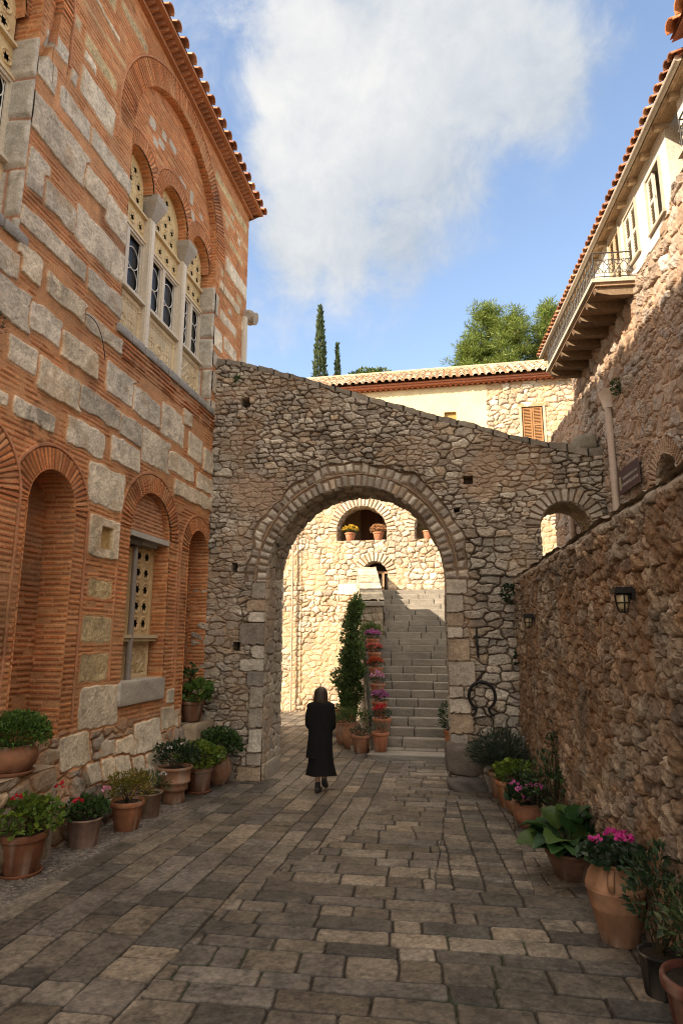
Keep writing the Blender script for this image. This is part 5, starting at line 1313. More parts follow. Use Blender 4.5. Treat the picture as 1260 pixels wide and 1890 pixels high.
GL = 'potted plants along the foot of the church'; GR = 'potted plants along the yard wall'; GS = 'flower pots on the steps'; GB = 'flower pots on the loggia sill'; GF = 'pots at the foot of the staircase'
def gp(x, y): return gz(y)-.004
# left row, from the camera towards the arch
t, rg = potted('big red-brown pot of lime geranium with red blooms at the left edge, nearest the camera', -4.42, 6.17, gp(0, 6.17), 'rim', .235, .40, GL, (.30, .115, .055), True, 1)
leaves_part(t, rg, (0, .0, .52), (.31, .33, .20), 900, .050, LIME, T_ROUND, low=-.6); 
flower_part(t, rg, [(.05, -.22, .76), (.26, .16, .80), (.34, .38, .60)], .045, 22, RED, .035, .5)
t, rg = potted('pale grey-pink pot of geranium with one pink bloom and one red bloom', -4.38, 7.20, gp(0, 7.2), 'bucket', .195, .31, GL, (.44, .27, .20), False, 2)
leaves_part(t, rg, (0, 0, .38), (.22, .22, .14), 420, .048, GREEN, T_ROUND)
flower_part(t, rg, [(.16, .14, .58)], .045, 24, PINK, .035, .4); flower_part(t, rg, [(-.16, -.22, .44)], .035, 18, RED, .03, .4)
t, rg = potted('orange terracotta pot of yellow-green spurge, third from the left', -4.27, 7.97, gp(0, 7.97), 'rim', .21, .35, GL, (.40, .16, .075), False, 3)
leaves_part(t, rg, (0, 0, .50), (.28, .28, .20), 1300, .038, YELG, T_OVAL)
t, rg = potted('small pale pot with feathery leaves and a white bloom', -4.36, 8.68, gp(0, 8.6), 'bucket', .20, .31, GL, (.40, .24, .165), False, 4)
leaves_part(t, rg, (0, 0, .40), (.26, .26, .15), 520, .06, GREEN, T_NARROW); flower_part(t, rg, [(.16, .1, .52), (-.1, .2, .56)], .05, 24, WHITE, .03, .35)
t, rg = potted('banded terracotta urn with a dark glossy gardenia and small white flowers', -4.38, 9.56, gp(0, 9.5), 'urn', .25, .52, GL, (.40, .20, .115), False, 5, handles=2)
leaves_part(t, rg, (0, 0, .67), (.30, .30, .21), 900, .058, DARK, T_OVAL); flower_part(t, rg, [(.0, -.22, .81), (.16, -.1, .85), (-.12, -.2, .73)], .025, 10, WHITE, .03)
t, rg = potted('dark red pot on a saucer with bright green geranium leaves, between urn and round jar', -4.32, 10.36, gp(0, 10.3), 'rim', .23, .40, GL, (.28, .11, .055), True, 6)
leaves_part(t, rg, (.02, -.05, .56), (.36, .34, .22), 800, .055, LIME, T_ROUND, low=-.7)
t, rg = potted('round-bellied clay jar with a green bushy geranium by the arch wall', -4.30, 11.10, gp(0, 11), 'belly', .25, .44, GL, (.40, .20, .115), False, 7)
leaves_part(t, rg, (.06, -.05, .66), (.44, .40, .26), 1100, .054, GREEN, T_ROUND)
t, rg = potted('wide clay bowl with a dense round clipped bush on the stone ledge', -4.66, 6.20, .70, 'belly', .26, .30, GL, (.32, .14, .07), True, 8)
leaves_part(t, rg, (.0, .04, .40), (.31, .33, .23), 5200, .036, [(.075, .15, .022), (.085, .16, .025), (.045, .09, .02)], T_OVAL, lump=.2)
t, rg = potted('brown pot of light green geranium standing in the rightmost church niche', -4.78, 11.02, .66, 'rim', .21, .34, GL, (.25, .11, .06), False, 9)
leaves_part(t, rg, (.05, .03, .48), (.30, .30, .22), 460, .065, [(.10, .17, .03), (.075, .135, .025)], T_ROUND, low=-.7); mb = MB(); bush(mb, (-.02, -.1, .78), (.10, .1, .2), 60, .06, GREEN, rg, T_ROUND); mb.build('foliage', M_LEAF, t)
# right row, from the camera towards the arch
t, rg = potted('tall banded storage jar with handles planted with magenta cyclamen', 1.09, 5.72, gp(0, 5.72), 'pithos', .225, .575, GR, (.43, .225, .125), False, 11, handles=2)
leaves_part(t, rg, (0, 0, .60), (.21, .21, .075), 300, .062, DARK+GREY[:1], T_ROUND, up=.2, low=-.2)
flower_part(t, rg, [(.05, -.05, .74), (.11, .0, .72), (.0, .05, .75), (-.12, .0, .71), (.10, .08, .74)], .032, 14, MAG, .045, .58)
t, rg = potted('wide dark bowl of big glossy green leaves next to the tall jar', .98, 7.22, gp(0, 7.22), 'bowl', .25, .26, GR, (.20, .10, .06), False, 12)
mb = MB(); n = 62; d = rdir(rg, n); d[:, 2] = np.abs(d[:, 2])*.9+.05; el = d[:, 2]
P = np.array([0, 0, .27])+d*np.array([.27, .27, .24])*rg.uniform(.5, 1, (n, 1)); G = d*[1, 1, .45]+np.array([0, 0, .15])
leafset(mb, P, G, rg.uniform(.19, .29, n), T_BIG, gcol(rg, n, [(.030, .078, .022), (.042, .10, .026), (.024, .058, .022), (.075, .125, .028)], .25), rg, nrm=np.tile([0, 0, 1.], (n, 1))+d*.3, tilt=.3)
for i in range(0, n, 2): mb.tube([(0, 0, .25), P[i]*.6+np.array([0, 0, .12]), P[i]], [.012, .009, .008], 5, (.08, .11, .04), False)
mb.build('foliage', M_LEAF, t, True)
t, rg = potted('round pot of dark leaves with pink cyclamen flowers', .74, 9.2, gp(0, 9.2), 'belly', .20, .30, GR, (.34, .15, .08), False, 13)
leaves_part(t, rg, (0, 0, .38), (.24, .24, .14), 260, .07, DARK, T_ROUND); flower_part(t, rg, [(-.1, -.16, .47), (.02, -.18, .52), (.06, -.14, .40), (-.04, -.2, .38), (-.16, -.1, .54), (.14, -.1, .5)], .04, 14, [(.55, .10, .32), (.62, .18, .40)], .05)
t, rg = potted('slim orange pot hidden half behind the pink cyclamen, with a few dark leaves', .66, 9.95, gp(0, 9.9), 'belly', .19, .36, GR, (.42, .19, .09), False, 14)
leaves_part(t, rg, (.05, 0, .42), (.2, .2, .12), 120, .06, DARK, T_OVAL)
t, rg = potted('orange terracotta pot of lime green geranium in the right row', .60, 10.35, gp(0, 10.3), 'rim', .22, .38, GR, (.46, .185, .075), False, 15)
leaves_part(t, rg, (.02, 0, .48), (.25, .25, .16), 260, .07, LIME, T_ROUND)
t, rg = potted('terracotta pot with a big feathery grey-green lavender bush at the arch pier', .50, 11.0, gp(0, 11), 'rim', .20, .40, GR, (.40, .17, .08), False, 16)
mb = MB(); n = 2600; d = rdir(rg, n); d[:, 2] = np.abs(d[:, 2])*.8+.25; d /= np.linalg.norm(d, axis=1, keepdims=True); q = rg.random(n)**.6
P = np.array([0, 0, .42])+d*np.array([.55, .50, .62])*q[:, None]; leafset(mb, P, d+rg.normal(0, .25, (n, 3)), rg.uniform(.06, .13, n), T_NARROW, gcol(rg, n, [(.055, .075, .05), (.075, .095, .062), (.04, .055, .035)]), rg)
for i in range(46): mb.tube([(0, 0, .36), d[i]*.25+np.array([0, 0, .42]), np.array([0, 0, .42])+d[i]*[.55, .5, .62]], [.006, .004, .002], 4, (.06, .06, .04), False)
mb.build('foliage', M_LEAF, t)
t, rg = potted('tall loose leafy shrub in a dark pot against the yard wall behind the pink cyclamen', 1.0, 8.55, gp(0, 8.5), 'rim', .17, .30, GR, (.17, .09, .06), False, 17)
leaves_part(t, rg, (-.05, 0, .62), (.32, .36, .36), 420, .065, DARK+GREEN, T_OVAL, lump=.5, stems=18, base=(0, 0, .28)); mb = MB(); bush(mb, (.10, .2, 1.05), (.12, .14, .32), 90, .06, DARK, rg, T_OVAL, base=(0, 0, .3)); mb.build('foliage', M_LEAF, t)
t, rg = potted('black plastic pot with a leafy laurel shrub beside the tall jar', 1.17, 4.92, gp(0, 4.9), 'bucket', .13, .25, GR, (.025, .022, .02), False, 18)
leaves_part(t, rg, (.05, .05, .55), (.20, .24, .32), 420, .058, DARK+[(.06, .085, .035)], T_OVAL, lump=.5, stems=16, base=(0, 0, .22))
t, rg = potted('big red-brown pot with a glossy shrub cut off by the lower right corner', 1.22, 4.22, gp(0, 4.2), 'rim', .215, .40, GR, (.15, .050, .032), True, 19)
leaves_part(t, rg, (.05, .08, .60), (.21, .24, .27), 520, .055, [(.035, .06, .02), (.06, .085, .03), (.11, .13, .06)], T_OVAL, lump=.45, stems=14, base=(0, 0, .36))
# pots up the left side of the steps
def step_xy(k): return (SX0+.19+sk*.62*k*TD, SY+k*TD+.12, -.46+(k+1)*RZ+.004) if k >= 0 else (SX0+.16, SY-.1, -.30)
ST = [(-1, GREY, None, 'orange pot of silvery grey-green leaves on the lowest slab of the staircase', .19, .40), (1, DARK, RED, 'terracotta pot with bright red cyclamen, second from the bottom of the steps', .21, .42),
      (3, DARK, PURP, 'terracotta pot with big purple chrysanthemums below the small pale pink one', .19, .36), (5, GREY, [(.55, .25, .36), (.62, .34, .45)], 'terracotta pot with small pale pink flowers in the middle of the flower steps', .19, .36),
      (7, DARK, ORNG, 'terracotta pot of rust-orange chrysanthemums on the steps', .19, .36), (9, DARK, CORAL, 'terracotta pot of coral-pink chrysanthemums on the steps', .19, .36), (11, DARK, [(.46, .10, .30), (.54, .18, .38)], 'topmost terracotta pot with violet-pink chrysanthemums on the steps', .19, .36)]
for i, (k, lc, fc, lb, r, h) in enumerate(ST):
    x, y, z = step_xy(k); t, rg = potted(lb, x, y, z, 'rim', r, h, GS, (.45, .17, .085), False, 30+i)
    leaves_part(t, rg, (0, 0, h+.06), (r*1.05, r*1.05, .14), 200 if fc else 420, .05, lc, T_OVAL if fc else T_NARROW)
    if fc:
        n = 26 if i not in (1, 3) else 14; dd = rdir(rg, n); dd[:, 2] = np.abs(dd[:, 2])*.8+.2
        if i in (1, 3): flower_part(t, rg, np.array([0, 0, h+.12])+dd*[r*.8, r*.8, .15], .04, 9, fc, .05)
        else: flower_part(t, rg, np.array([0, 0, h+.07])+dd*[r*1.0, r*1.0, .16], .05, 20, fc, .04)
x, y, z = step_xy(12); t, rg = potted('grassy light green tuft in a small pot above the flower steps', x-.04, y+.1, z, 'rim', .14, .26, GS, (.4, .2, .1), False, 40)
leaves_part(t, rg, (0, 0, .42), (.26, .24, .22), 700, .11, [(.14, .18, .05), (.11, .15, .04)], T_NARROW)
# pots at the foot of the stair wall
t, rg = potted('large clay jar of fresh green herbs left of the staircase foot', -2.66, 15.35, gz(15)-.004, 'belly', .24, .56, GF, (.42, .20, .11), False, 41)
leaves_part(t, rg, (0, 0, .70), (.42, .38, .22), 900, .06, [(.09, .13, .03), (.07, .11, .03)], T_OVAL)
t, rg = potted('terracotta pot with a low sparse plant in front of the herb jar', -2.36, 14.88, gz(15)-.004, 'rim', .22, .38, GF, (.40, .185, .10), False, 42)
leaves_part(t, rg, (0, 0, .44), (.24, .24, .14), 200, .06, [(.08, .09, .04), (.10, .08, .05)], T_OVAL)
t, rg = potted('second clay jar half hidden behind the herb jar', -2.95, 15.9, gz(15)-.004, 'belly', .22, .48, GF, (.42, .21, .12), False, 43)
leaves_part(t, rg, (0, 0, .56), (.26, .26, .16), 200, .06, GREEN, T_OVAL)
# loggia pots
for i, (x, fc, lc, lb) in enumerate([(-3.97, YLW, GREEN, 'orange pot of yellow chrysanthemums on the loggia sill, left side'), (-2.93, TAN, TAN, 'orange pot with a round tan-brown chrysanthemum ball on the loggia sill'), (-1.13, PINK, GREEN, 'orange pot with a pink-flowered plant in the half-seen loggia opening')]):
    t, rg = potted(lb, x, YB+.12, 5.585, 'rim', .20, .32, GB, (.52, .20, .10), False, 50+i)
    leaves_part(t, rg, (0, 0, .40), (.28, .26, .15), 260, .05, lc, T_OVAL)
    n = 40 if i < 2 else 5; dd = rdir(rg, n); dd[:, 2] = np.abs(dd[:, 2]); flower_part(t, rg, np.array([0, 0, .40])+dd*[.28, .26, .20], .045, 16, fc, .04)
# climbing shrub in a square planter, left of the stairs
t = thing('climbing_shrub', 'tall dark climbing shrub growing up the stair wall from a square terracotta planter', 'shrub', (-3.12, 17.2, -.42)); rg = np.random.default_rng(60)
mb = MB()
for k in range(26):
    q = (k+rg.random())/26; zz = .75+2.75*q; rx = (.20+.12*rg.random())*(1-.45*q)*.95
    bush(mb, (-.02+.26*q+rg.normal(0, .10*(1-.5*q)), rg.normal(0, .08), zz+rg.normal(0, .06)), (rx, .26, rg.uniform(.22, .40)), int(2600*rx), .085, [(.08, .135, .036), (.10, .165, .042), (.06, .10, .03), (.16, .20, .06)], rg, T_OVAL, lump=.5, stems=2, low=-2, base=(0, 0, .4))
mb.build('foliage', M_LEAF, t)
mb = MB(); mb.tube([(0, 0, .3), (.03, 0, 1.2), (.1, .02, 2.2), (.2, 0, 3.4)], [.035, .03, .022, .01], 7, (.10, .07, .04)); mb.tube([(.05, 0, .3), (-.1, .05, 1.3), (-.05, 0, 2.2)], [.025, .02, .01], 6, (.10, .07, .04)); mb.build('trunk', M_WOOD, t)
mb = MB()
q = .235
for (a, b, z0, z1) in ((.20, .235, 0, .60), (.235, .262, .60, .68)):
    P = [(s1*r_, s2*r_, z_) for r_, z_ in ((a, z0), (b, z1)) for s1, s2 in ((-1, -1), (1, -1), (1, 1), (-1, 1))]
    mb.add(P, [(0, 1, 2, 3), (4, 5, 6, 7)]+[(i, (i+1) % 4, 4+(i+1) % 4, 4+i) for i in range(4)], (.36, .145, .075))
mb.build('planter', M_POT, t)
t = thing('potted_plant', 'light leafy plant in a small grey stone trough beyond the walking woman', 'potted plant', (-3.42, 17.6, -.42), GF); mb = MB(); mb.rock((0, 0, .13), (.22, 0, 0), (0, .22, 0), (0, 0, .14), (.36, .33, .29), 3, 8, .15, .03); mb.build('pot', M_STONE, t)
leaves_part(t, np.random.default_rng(61), (0, 0, .48), (.34, .3, .28), 300, .085, [(.12, .16, .05), (.09, .13, .04)], T_OVAL)
t = thing('wall_shrub', 'small dark green bush on the steps beside the right arch pier', 'shrub', (-.50, 14.6, .3)); mb = MB(); bush(mb, (.12, 0, .10), (.22, .2, .34), 420, .07, DARK+GREEN, np.random.default_rng(62), T_OVAL, low=-2); mb.build('foliage', M_LEAF, t)
mb = MB(); mb.lathe(pot_profile('rim', .14, .24), (.12, 0, -.4), 20, (.4, .17, .08)); mb.build('pot', M_POT, t, True)
# plants rooted in the masonry
for i, (p, r, n, lb, cols) in enumerate([((.80, YA-.07, 2.86), (.12, .06, .18), 300, 'dark caper bush hanging in the corner where the arch wall meets the yard wall', DARK), ((.90, YA-.10, 1.75), (.06, .06, .16), 120, 'small dark weed growing low in the corner of the arch wall', DARK),
        ((XC+.03, 5.45, 5.42), (.06, .14, .13), 200, 'grey-green grass tuft growing from the church wall at the left edge', [(.07, .065, .03), (.05, .055, .025)]), ((-4.36, YA-.08, 7.28), (.07, .05, .07), 90, 'small green weed near the top left of the arch wall', GREEN), ((2.60, 10.45, 6.12), (.07, .12, .13), 160, 'green weed sprouting beside the drainpipe hopper', GREEN)]):
    t = thing('wall_plant', lb, 'plant', p, 'weeds growing in the masonry'); mb = MB(); bush(mb, (0, 0, 0), r, n, .055, cols, np.random.default_rng(70+i), T_NARROW if i == 2 else T_OVAL, low=-2, stems=5, base=(0, .0, -.02)); mb.build('foliage', M_LEAF, t)

# ------------------------------------------------------------------ trees beyond the roofs
BARK = (.12, .085, .055)
def cypress(label, x, y, z0, h, r, seed, n):
    t = thing('cypress_tree', label, 'tree', (x, y, z0), 'cypress trees beyond the arch wall'); rg = np.random.default_rng(seed)
    mb = MB(); mb.tube([(0, 0, 0), (.03, 0, h*.4), (0, .02, h*.93)], [.16, .10, .02], 8, BARK); mb.build('trunk', M_WOOD, t)
    q = rg.random(n)**.85; zz = h*(.06+.94*q); prof = r*np.sin(np.clip((1-q)*1.9, 0, np.pi/2))**.8*(.35+.65*np.clip(q*6, 0, 1))
    a = rg.uniform(0, 2*np.pi, n); lump = 1+.32*fbm(a*2.2, zz*1.3, 1.0, seed, 3)*2
    rr = prof*lump*(.45+.55*rg.random(n)**.5); P = np.stack([rr*np.cos(a), rr*np.sin(a), zz], 1)
    G = np.stack([np.cos(a)*.35, np.sin(a)*.35, np.ones(n)], 1)+rg.normal(0, .22, (n, 3))
    mb = MB(); leafset(mb, P, G, rg.uniform(.16, .34, n), (T_NARROW[0]*[2.2, 1, 1], T_NARROW[1]), gcol(rg, n, [(.05, .075, .03), (.07, .10, .038), (.095, .12, .048)]), rg); mb.build('crown', M_LEAF, t)
cypress('tall slender dark cypress, the larger of the two', -8.18, 36, 6.5, 16.2, .66, 80, 5200)
cypress('shorter thin cypress just right of the tall one', -7.18, 36.5, 6.5, 13.8, .34, 81, 2400)
def pine(label, x, y, z0, h, r, seed):
    t = thing('pine_tree', label, 'tree', (x, y, z0), 'pine trees behind the tiled roof'); rg = np.random.default_rng(seed)
    mt = MB(); mt.tube([(0, 0, 0), (.1, 0, h*.5), (.05, .1, h*.97)], [.24, .16, .03], 8, BARK); mb = MB()
    nb = 46
    for k in range(nb):
        q = .30+.70*(k+rg.random())/nb; zz = h*q; a = k*2.4+rg.normal(0, .4); L = r*(1.06-q)**.85*rg.uniform(.6, 1.2)*1.5
        d = np.array([math.cos(a), math.sin(a), .25+.5*q]); p0 = np.array([.06, .04, zz]); p1 = p0+d*L*.55; p2 = p0+d*L+np.array([0, 0, .15*L])
        mt.tube([p0, p1, p2], [.05, .035, .012], 5, BARK, False)
        for m in range(int(5+L*4)):
            f = rg.uniform(.3, 1.05); c = p0+(p2-p0)*f+rg.normal(0, .20, 3); n = 64; dd = rdir(rg, n); dd[:, 2] = dd[:, 2]*.7+.45
            leafset(mb, c+dd*rg.uniform(.02, .34, (n, 1))*[1, 1, .8], dd+rg.normal(0, .3, (n, 3)), rg.uniform(.18, .34, n), (T_NARROW[0]*[.75, 1, 1], T_NARROW[1]), gcol(rg, n, [(.15, .20, .035), (.19, .245, .045), (.10, .15, .03), (.23, .27, .06)]), rg)
    mt.build('trunk', M_WOOD, t); mb.build('crown', M_LEAF, t)
pine('leftmost bright green pine behind the roof, broad and low on its left', .75, 34, 8.6, 9.6, 2.0, 90)
pine('tallest bright green pine, with a pointed top, in the pine group', 1.9, 35, 8.4, 12.6, 2.1, 91)
pine('bright green pine in the middle right of the pine group', 3.4, 34, 8.2, 11.6, 2.2, 92)
pine('rightmost green pine of the group, touching the house eaves', 5.3, 35, 8.2, 12.4, 2.3, 93)
for i, (x, lb) in enumerate([(-5.6, 'distant dark treetop just above the left end of the tiled roof'), (-4.7, 'lower distant treetop above the left part of the tiled roof')]):
    t = thing('distant_tree', lb, 'tree', (x, 38, 6.5)); mb = MB(); rg = np.random.default_rng(95+i); bush(mb, (0, 0, 11.8-i*.1), (1.1, 1., .7), 1500, .22, [(.12, .16, .04), (.09, .13, .035)], rg, T_OVAL, stems=0); mb.build('crown', M_LEAF, t); mb = MB(); mb.tube([(0, 0, 0), (0, 0, 11.5)], [.2, .08], 7, BARK); mb.build('trunk', M_WOOD, t)

# ------------------------------------------------------------------ wall lanterns, sign, iron things
def lantern(p, label, s=1.0):
    p = np.asarray(p, float); t = thing('wall_lantern', label, 'wall lamp', p, 'bulkhead lanterns on the yard wall')
    n_ = nl; o = n_*.10*s; a = dl
    mb = MB(); mb.obox(n_*.012, a*.075*s, n_*.012, np.array([0, 0, .05*s])); mb.obox(n_*.095*s+np.array([0, 0, .03*s]), a*.085*s, n_*.095*s, np.array([0, 0, .022*s])); mb.obox(n_*.095*s+np.array([0, 0, .058*s]), a*.07*s, n_*.08*s, np.array([0, 0, .01*s])); mb.build('cap', M_IRON, t)
    mg = MB(); mg.lathe([(.0, -.155*s), (.03*s, -.15*s), (.05*s, -.125*s), (.055*s, -.07*s), (.055*s, .0)], o, 16, (.4, .3, .2)); mg.build('glass_bulb', M_LAMPGLASS, t, True)
    mc = MB(); q = np.linspace(-1, 1, 15)
    for ang in (0, math.pi/2):
        d = a*math.cos(ang)+n_*math.sin(ang); mc.tube([o+d*(.068*s*math.copysign(abs(u)**.6, u))+np.array([0, 0, -(.175*s)*(1-abs(u)**3)]) for u in q], .008*s, 5)
    w = np.linspace(0, 2*np.pi, 21)
    for zz in (-.005, -.085): mc.tube([o+.066*s*(a*math.cos(u)+n_*math.sin(u))+np.array([0, 0, zz*s]) for u in w], .007*s, 5, caps=False)
    mc.build('wire_guard', M_IRON, t)
def lowp(y, z, off=.05): return np.array([lw_x(y)-off, y, z])
lantern(lowp(5.38, 2.42, .05), 'larger-looking caged wall lantern on the yard wall, nearer the camera', .8); lantern(lowp(9.75, 2.38, .05), 'smaller-looking caged wall lantern near the corner with the arch wall', .82)
# brown notice board on the house wall
sg = thing('notice_board', 'brown notice board with two rows of faded pale lettering beside the drainpipe', 'sign', P3(10.25, 4.54, .12))
so_ = np.asarray(P3(10.25, 4.54, .12))
def sb_(mb, u0, u1, v0, v1, h0, h1, C):
    P = [P3(u, v, h)-so_ for u in (u0, u1) for v in (v0, v1) for h in (h0, h1)]
    mb.add(P, [(0, 1, 3, 2), (4, 6, 7, 5), (0, 4, 5, 1), (2, 3, 7, 6), (0, 2, 6, 4), (1, 5, 7, 3)], C)
mb = MB(); sb_(mb, 9.80, 10.72, 4.35, 4.73, .10, .125, (.105, .062, .055)); mb.build('board', M_PAINT, sg)
mb = MB(); rg = np.random.default_rng(4)
sb_(mb, 10.58, 10.655, 4.41, 4.63, .125, .129, (.36, .31, .20))
for (v, ua, ub, hh_) in ((4.57, 9.86, 10.50, .040), (4.47, 9.84, 10.54, .044)):
    u = ua
    while u < ub:
        w_ = .030; k_ = rg.integers(4); C_ = np.asarray((.42, .36, .31))*rg.uniform(.6, 1.1)
        sb_(mb, u, u+.008, v-hh_/2, v+hh_/2, .125, .1285, C_)
        if k_ != 3: sb_(mb, u+w_-.008, u+w_, v-hh_/2, v+hh_/2, .125, .1285, C_)
        if k_ in (0, 2): sb_(mb, u+.008, u+w_-.008, v+hh_/2-.008, v+hh_/2, .125, .1284, C_)
        if k_ in (1, 2, 3): sb_(mb, u+.008, u+w_-.008, v-.004, v+.004, .125, .1284, C_)
        u += w_+.016
mb.build('lettering', M_PAINT, sg)
mb = MB()
for u in (9.95, 10.57): sb_(mb, u-.02, u+.02, 4.38, 4.70, .0, .099, (.05, .035, .03))
mb.build('bracket', M_IRON, sg)
# iron semantron: open ring with flared ends hung on the pier, and its iron beater above
SEM = np.array([.265, YA-.16, 1.10])
t = thing('iron_semantron', 'dark iron horseshoe-shaped gong hanging on the right arch pier', 'gong', SEM)
a = np.linspace(-math.pi*.5+.50, 2*math.pi-math.pi*.5-.50, 40); R0 = .215
pts = [(R0*math.cos(q)*1.02, 0, R0*math.sin(q)*1.08+.02) for q in a]
pts = [(pts[0][0]+.09, 0, pts[0][2]-.12), (pts[0][0]+.035, 0, pts[0][2]-.09), (pts[0][0]+.005, 0, pts[0][2]-.045)]+pts+[(pts[-1][0]-.005, 0, pts[-1][2]-.045), (pts[-1][0]-.035, 0, pts[-1][2]-.09), (pts[-1][0]-.09, 0, pts[-1][2]-.12)]
mb = MB(); w_ = [.022]*len(pts); mb.tube(pts, np.interp(np.arange(len(pts)), [0, 4, 22, len(pts)-5, len(pts)-1], [.018, .024, .030, .024, .018]), 8); mb.build('ring', M_IRON, t, True)
mb = MB(); mb.tube([(0, .16, .42), (0, .0, .40), (0, -.03, .33)], .010, 6); mb.tube([(0, -.02, .345), (0, -.02, .25)], .007, 5); mb.build('hook', M_IRON, t)
t = thing('iron_beater', 'thin dark iron beater hanging above the horseshoe gong', 'beater', (.22, YA-.10, 2.0))
mb = MB(); mb.tube([(0, 0, .26), (0, 0, .0), (.01, 0, -.25)], [.014, .022, .018], 7); mb.tube([(-.06, .0, .12), (.06, 0, .12)], .016, 6); mb.build('shaft', M_IRON, t); mb = MB(); mb.tube([(0, .1, .24), (0, 0, .27), (0, -.02, .22)], .008, 5); mb.build('hook', M_IRON, t)
mb = MB(); q = np.linspace(0, 1, 12); A_ = np.array([XC+.05, 6.95, 6.30]); cv = [A_+np.array([.02+.05*math.sin(u*2.6), .52*u, .05*math.sin(u*3.1)-.42*u*u]) for u in q]
mb.tube(cv, .006, 5); tag(mb.build('loose_wire', M_IRON), 'thin curved wire hanging loose on the upper church wall', 'wire')

# ------------------------------------------------------------------ the walking woman
PX, PY, PZ = -2.40, 10.79, gz(10.79)-.002
pr = thing('person', 'woman in black jacket and long black skirt walking away towards the arch', 'person', (PX, PY, PZ))
def skin(name, V, E, Rr, m_, parent, sub=2, root=0):
    me = bpy.data.meshes.new(name); me.from_pydata(V, E, []); o = bpy.data.objects.new(name, me); COL.objects.link(o); o.parent = parent
    bpy.context.view_layer.objects.active = o
    sk_ = o.modifiers.new('skin', 'SKIN'); sk_.use_smooth_shade = True; sk_.branch_smoothing = .3
    for i, r in enumerate(Rr):
        v = me.skin_vertices[0].data[i]; v.radius = (r, r) if np.isscalar(r) else r; v.use_root = (i == root)
    s_ = o.modifiers.new('sub', 'SUBSURF'); s_.levels = sub; s_.render_levels = sub
    me.materials.append(m_); return o
# body: pelvis root, trunk, neck and head, arms folded in front, left leg planted, right leg pushing off behind
V = [(0, 0, .90), (0, .01, 1.08), (0, 0, 1.24), (0, .01, 1.36), (0, .03, 1.46), (0, .04, 1.55), (0, .05, 1.61)]
E = [(0, 1), (1, 2), (2, 3), (3, 4), (4, 5), (5, 6)]; Rr = [.13, .11, (.13, .10), .075, .05, .085, .07]
def chain(p0, pts, rs):
    i = p0
    for p, r in zip(pts, rs): V.append(p); Rr.append(r); E.append((i, len(V)-1)); i = len(V)-1
    return i
for s_ in (-1, 1):
    e_ = chain(2, [(s_*.17, 0, 1.31), (s_*.235, .0, 1.08), (s_*.12, .20, 1.02), (s_*.02, .25, 1.04)], [.055, .042, .034, .026])
chain(0, [(-.085, .02, .84), (-.06, .05, .48), (-.035, .00, .10), (-.03, .10, .04)], [.085, .058, .036, .035])
chain(0, [(.085, .02, .84), (.05, .08, .50), (.03, .15, .18), (.03, .24, .10)], [.085, .055, .036, .033])
skin('body', V, E, Rr, M_SKIN, pr)
hand_r = []
V2 = []; E2 = []; R2 = []
for s_ in (-1, 1):
    b = len(V2); V2 += [(s_*.02, .25, 1.04), (s_*-.035, .27, 1.045), (s_*-.06, .275, 1.045)]; E2 += [(b, b+1), (b+1, b+2)]; R2 += [.022, .026, .022]
    for f in range(4):
        z_ = 1.075-.02*f; L_ = (.9, 1.05, 1.0, .8)[f]; i = len(V2); V2 += [(s_*-.085, .28, z_), (s_*(-.085-.03*L_), .275, z_-.004), (s_*(-.085-.045*L_), .255, z_-.008)]; E2 += [(b+2, i), (i, i+1), (i+1, i+2)]; R2 += [.009, .0085, .0075]
    i = len(V2); V2 += [(s_*-.03, .28, 1.085), (s_*-.05, .285, 1.11)]; E2 += [(b+1, i), (i, i+1)]; R2 += [.010, .009]
skin('hands', V2, E2, R2, M_SKIN, pr, 1)
def loft(name, secs, m_, parent, n=40, fold=0., seed=0, smooth=True, C=(.012, .011, .011), closed=True):
    """garment: stacked super-ellipse sections (z, cx, cy, rx, ry)"""
    mb = MB(); a = np.linspace(0, 2*np.pi, n, endpoint=False); P = []
    for k, (z, cx, cy, rx, ry, e) in enumerate(secs):
        c_, s_ = np.cos(a), np.sin(a); x = np.sign(c_)*np.abs(c_)**e; y = np.sign(s_)*np.abs(s_)**e
        f = 1+fold*(k/len(secs))*(np.sin(a*7+seed)+.6*np.sin(a*12+1+seed)+.5*np.sin(a*4+.3*k))
        P.append(np.stack([cx+rx*x*f, cy+ry*y*f, np.full(n, z)+.006*np.sin(a*3+k)], 1))
    m2 = len(secs); P = np.vstack(P); F = [(i*n+k, i*n+(k+1) % n, (i+1)*n+(k+1) % n, (i+1)*n+k) for i in range(m2-1) for k in range(n)]
    mb.add(P, F, C)
    if closed:
        for i in (0,): cP = np.vstack([P[i*n:(i+1)*n], P[i*n:(i+1)*n].mean(0)]); mb.add(cP, [(k, (k+1) % n, n, n) for k in range(n)], C)
    return mb, name
mb, _ = loft('jacket', [(1.455, 0, .03, .045, .05, 1), (1.43, 0, .02, .11, .075, 1), (1.412, 0, .01, .185, .09, .85), (1.39, 0, .01, .232, .105, .75), (1.33, 0, .015, .24, .115, .75), (1.2, 0, .02, .232, .125, .8), (1.08, .0, .02, .222, .125, .85), (.96, .0, .015, .20, .13, .9), (.80, -.01, .01, .205, .15, .9), (.66, -.015, .01, .218, .16, .9), (.545, -.02, .005, .226, .165, .9)], M_CLOTH, pr, fold=.018, seed=1)
for s_ in (-1, 1):   # sleeves: upper arm down, forearm forward across the front
    mb.tube([(s_*.11, .01, 1.355), (s_*.165, .005, 1.35), (s_*.193, .0, 1.28), (s_*.205, -.005, 1.18), (s_*.212, .005, 1.08), (s_*.205, .04, 1.01), (s_*.16, .13, 1.0), (s_*.09, .22, 1.03)], [.04, .052, .058, .058, .057, .058, .052, .045], 14, (.012, .011, .011))
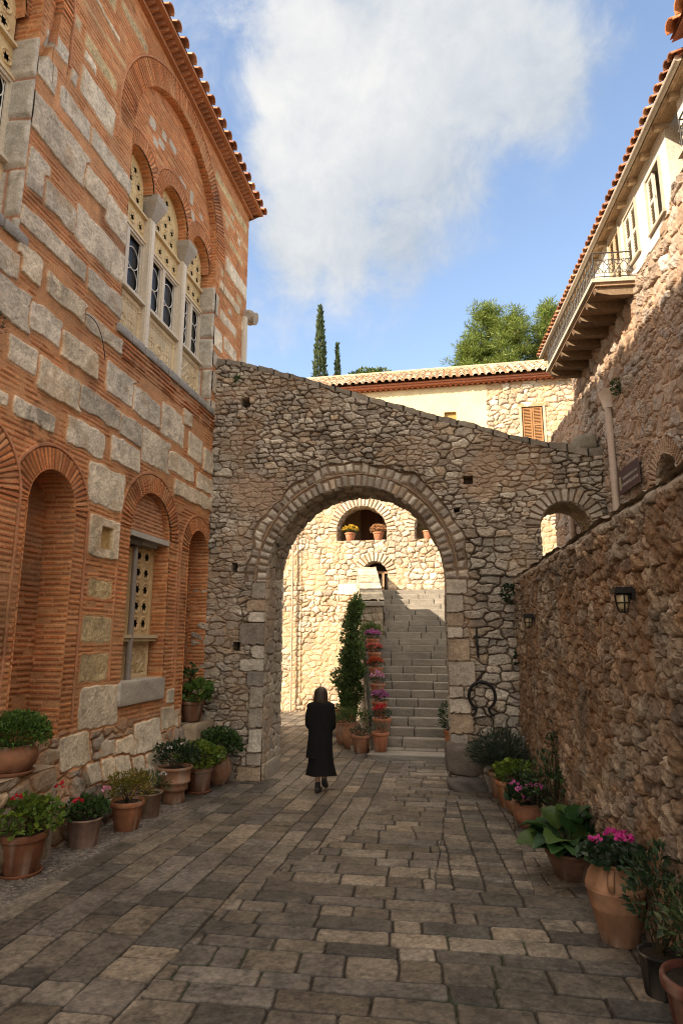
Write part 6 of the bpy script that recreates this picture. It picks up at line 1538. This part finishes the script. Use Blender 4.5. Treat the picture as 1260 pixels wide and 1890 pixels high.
jk = mb.build('jacket', M_CLOTH, pr, True); md_ = jk.modifiers.new('sub', 'SUBSURF'); md_.levels = 1; md_.render_levels = 1
mb, _ = loft('skirt', [(1.02, 0, .01, .14, .11, .95), (.85, 0, .01, .185, .14, .95), (.6, .01, .01, .198, .155, .95), (.45, .012, .01, .208, .17, .95), (.34, .014, .01, .235, .185, .95), (.275, .016, .01, .252, .20, .95)], M_CLOTH, pr, fold=.06, seed=2)
sko = mb.build('skirt', M_CLOTH, pr, True); md_ = sko.modifiers.new('sub', 'SUBSURF'); md_.levels = 1; md_.render_levels = 1
M_HAIR = mat('brown_hair', .45, 120., .3, .3, 200., color=None, spec=.4)
mb, _ = loft('hair', [(1.658, 0, .04, .012, .014, 1), (1.652, 0, .035, .055, .055, 1), (1.632, 0, .03, .088, .09, .95), (1.59, 0, .03, .108, .108, .95), (1.54, 0, .03, .117, .112, .95), (1.48, .0, .02, .121, .108, .9), (1.425, .002, .012, .124, .100, .9), (1.392, .004, .005, .120, .09, .9), (1.389, .004, .01, .09, .06, .9)], M_HAIR, pr, n=48, fold=.012, seed=3, C=(.034, .020, .012))
ho = mb.build('hair', M_HAIR, pr, True); md_ = ho.modifiers.new('sub', 'SUBSURF'); md_.levels = 1; md_.render_levels = 1
mb = MB()   # face on the far side
mb.rock((0, .10, 1.53), (.072, 0, 0), (0, .05, 0), (0, 0, .10), (.45, .26, .18), 1, 9, .6, .01); mb.rock((0, .155, 1.52), (.012, 0, 0), (0, .016, 0), (0, 0, .022), (.45, .26, .18), 2, 6, .6, .02)
for s_ in (-1, 1): mb.rock((s_*.03, .146, 1.545), (.013, 0, 0), (0, .006, 0), (0, 0, .006), (.04, .03, .03), 3, 5, .6, 0)
mb.rock((0, .146, 1.48), (.022, 0, 0), (0, .006, 0), (0, 0, .007), (.35, .10, .09), 4, 5, .6, 0); mb.build('face', mat('face_skin', .5, 30, .05, 0), pr, True)
def boot(cx, cy, z, pitch, nm='boot'):
    mb = MB(); c_, s_ = math.cos(pitch), math.sin(pitch)
    mb.tube([(cx, cy, z+.165), (cx, cy, z+.12), (cx, cy-.005, z+.07)], [.046, .045, .047], 12, (.012, .011, .011))
    for (y_, w_, h_, zz) in ((-.03, .036, .05, .045), (.04, .040, .042, .04), (.11, .040, .030, .03), (.165, .032, .024, .024)):
        mb.rock((cx, cy+y_*c_, z+zz-y_*s_), (w_, 0, 0), (0, .055, 0), (0, 0, h_), (.012, .011, .011), 3, 7, .5, .01)
    mb.rock((cx, cy-.045, z+.014), (.028, 0, 0), (0, .026, 0), (0, 0, .022), (.01, .01, .01), 4, 5, .2, 0)
    return mb.build(nm, mat('black_leather', .4, 40, .2, .1, 60, spec=.5) if nm not in bpy.data.materials else None, pr, True)
boot(-.035, -.02, 0.0, 0); boot(.03, .19, .085, .5)
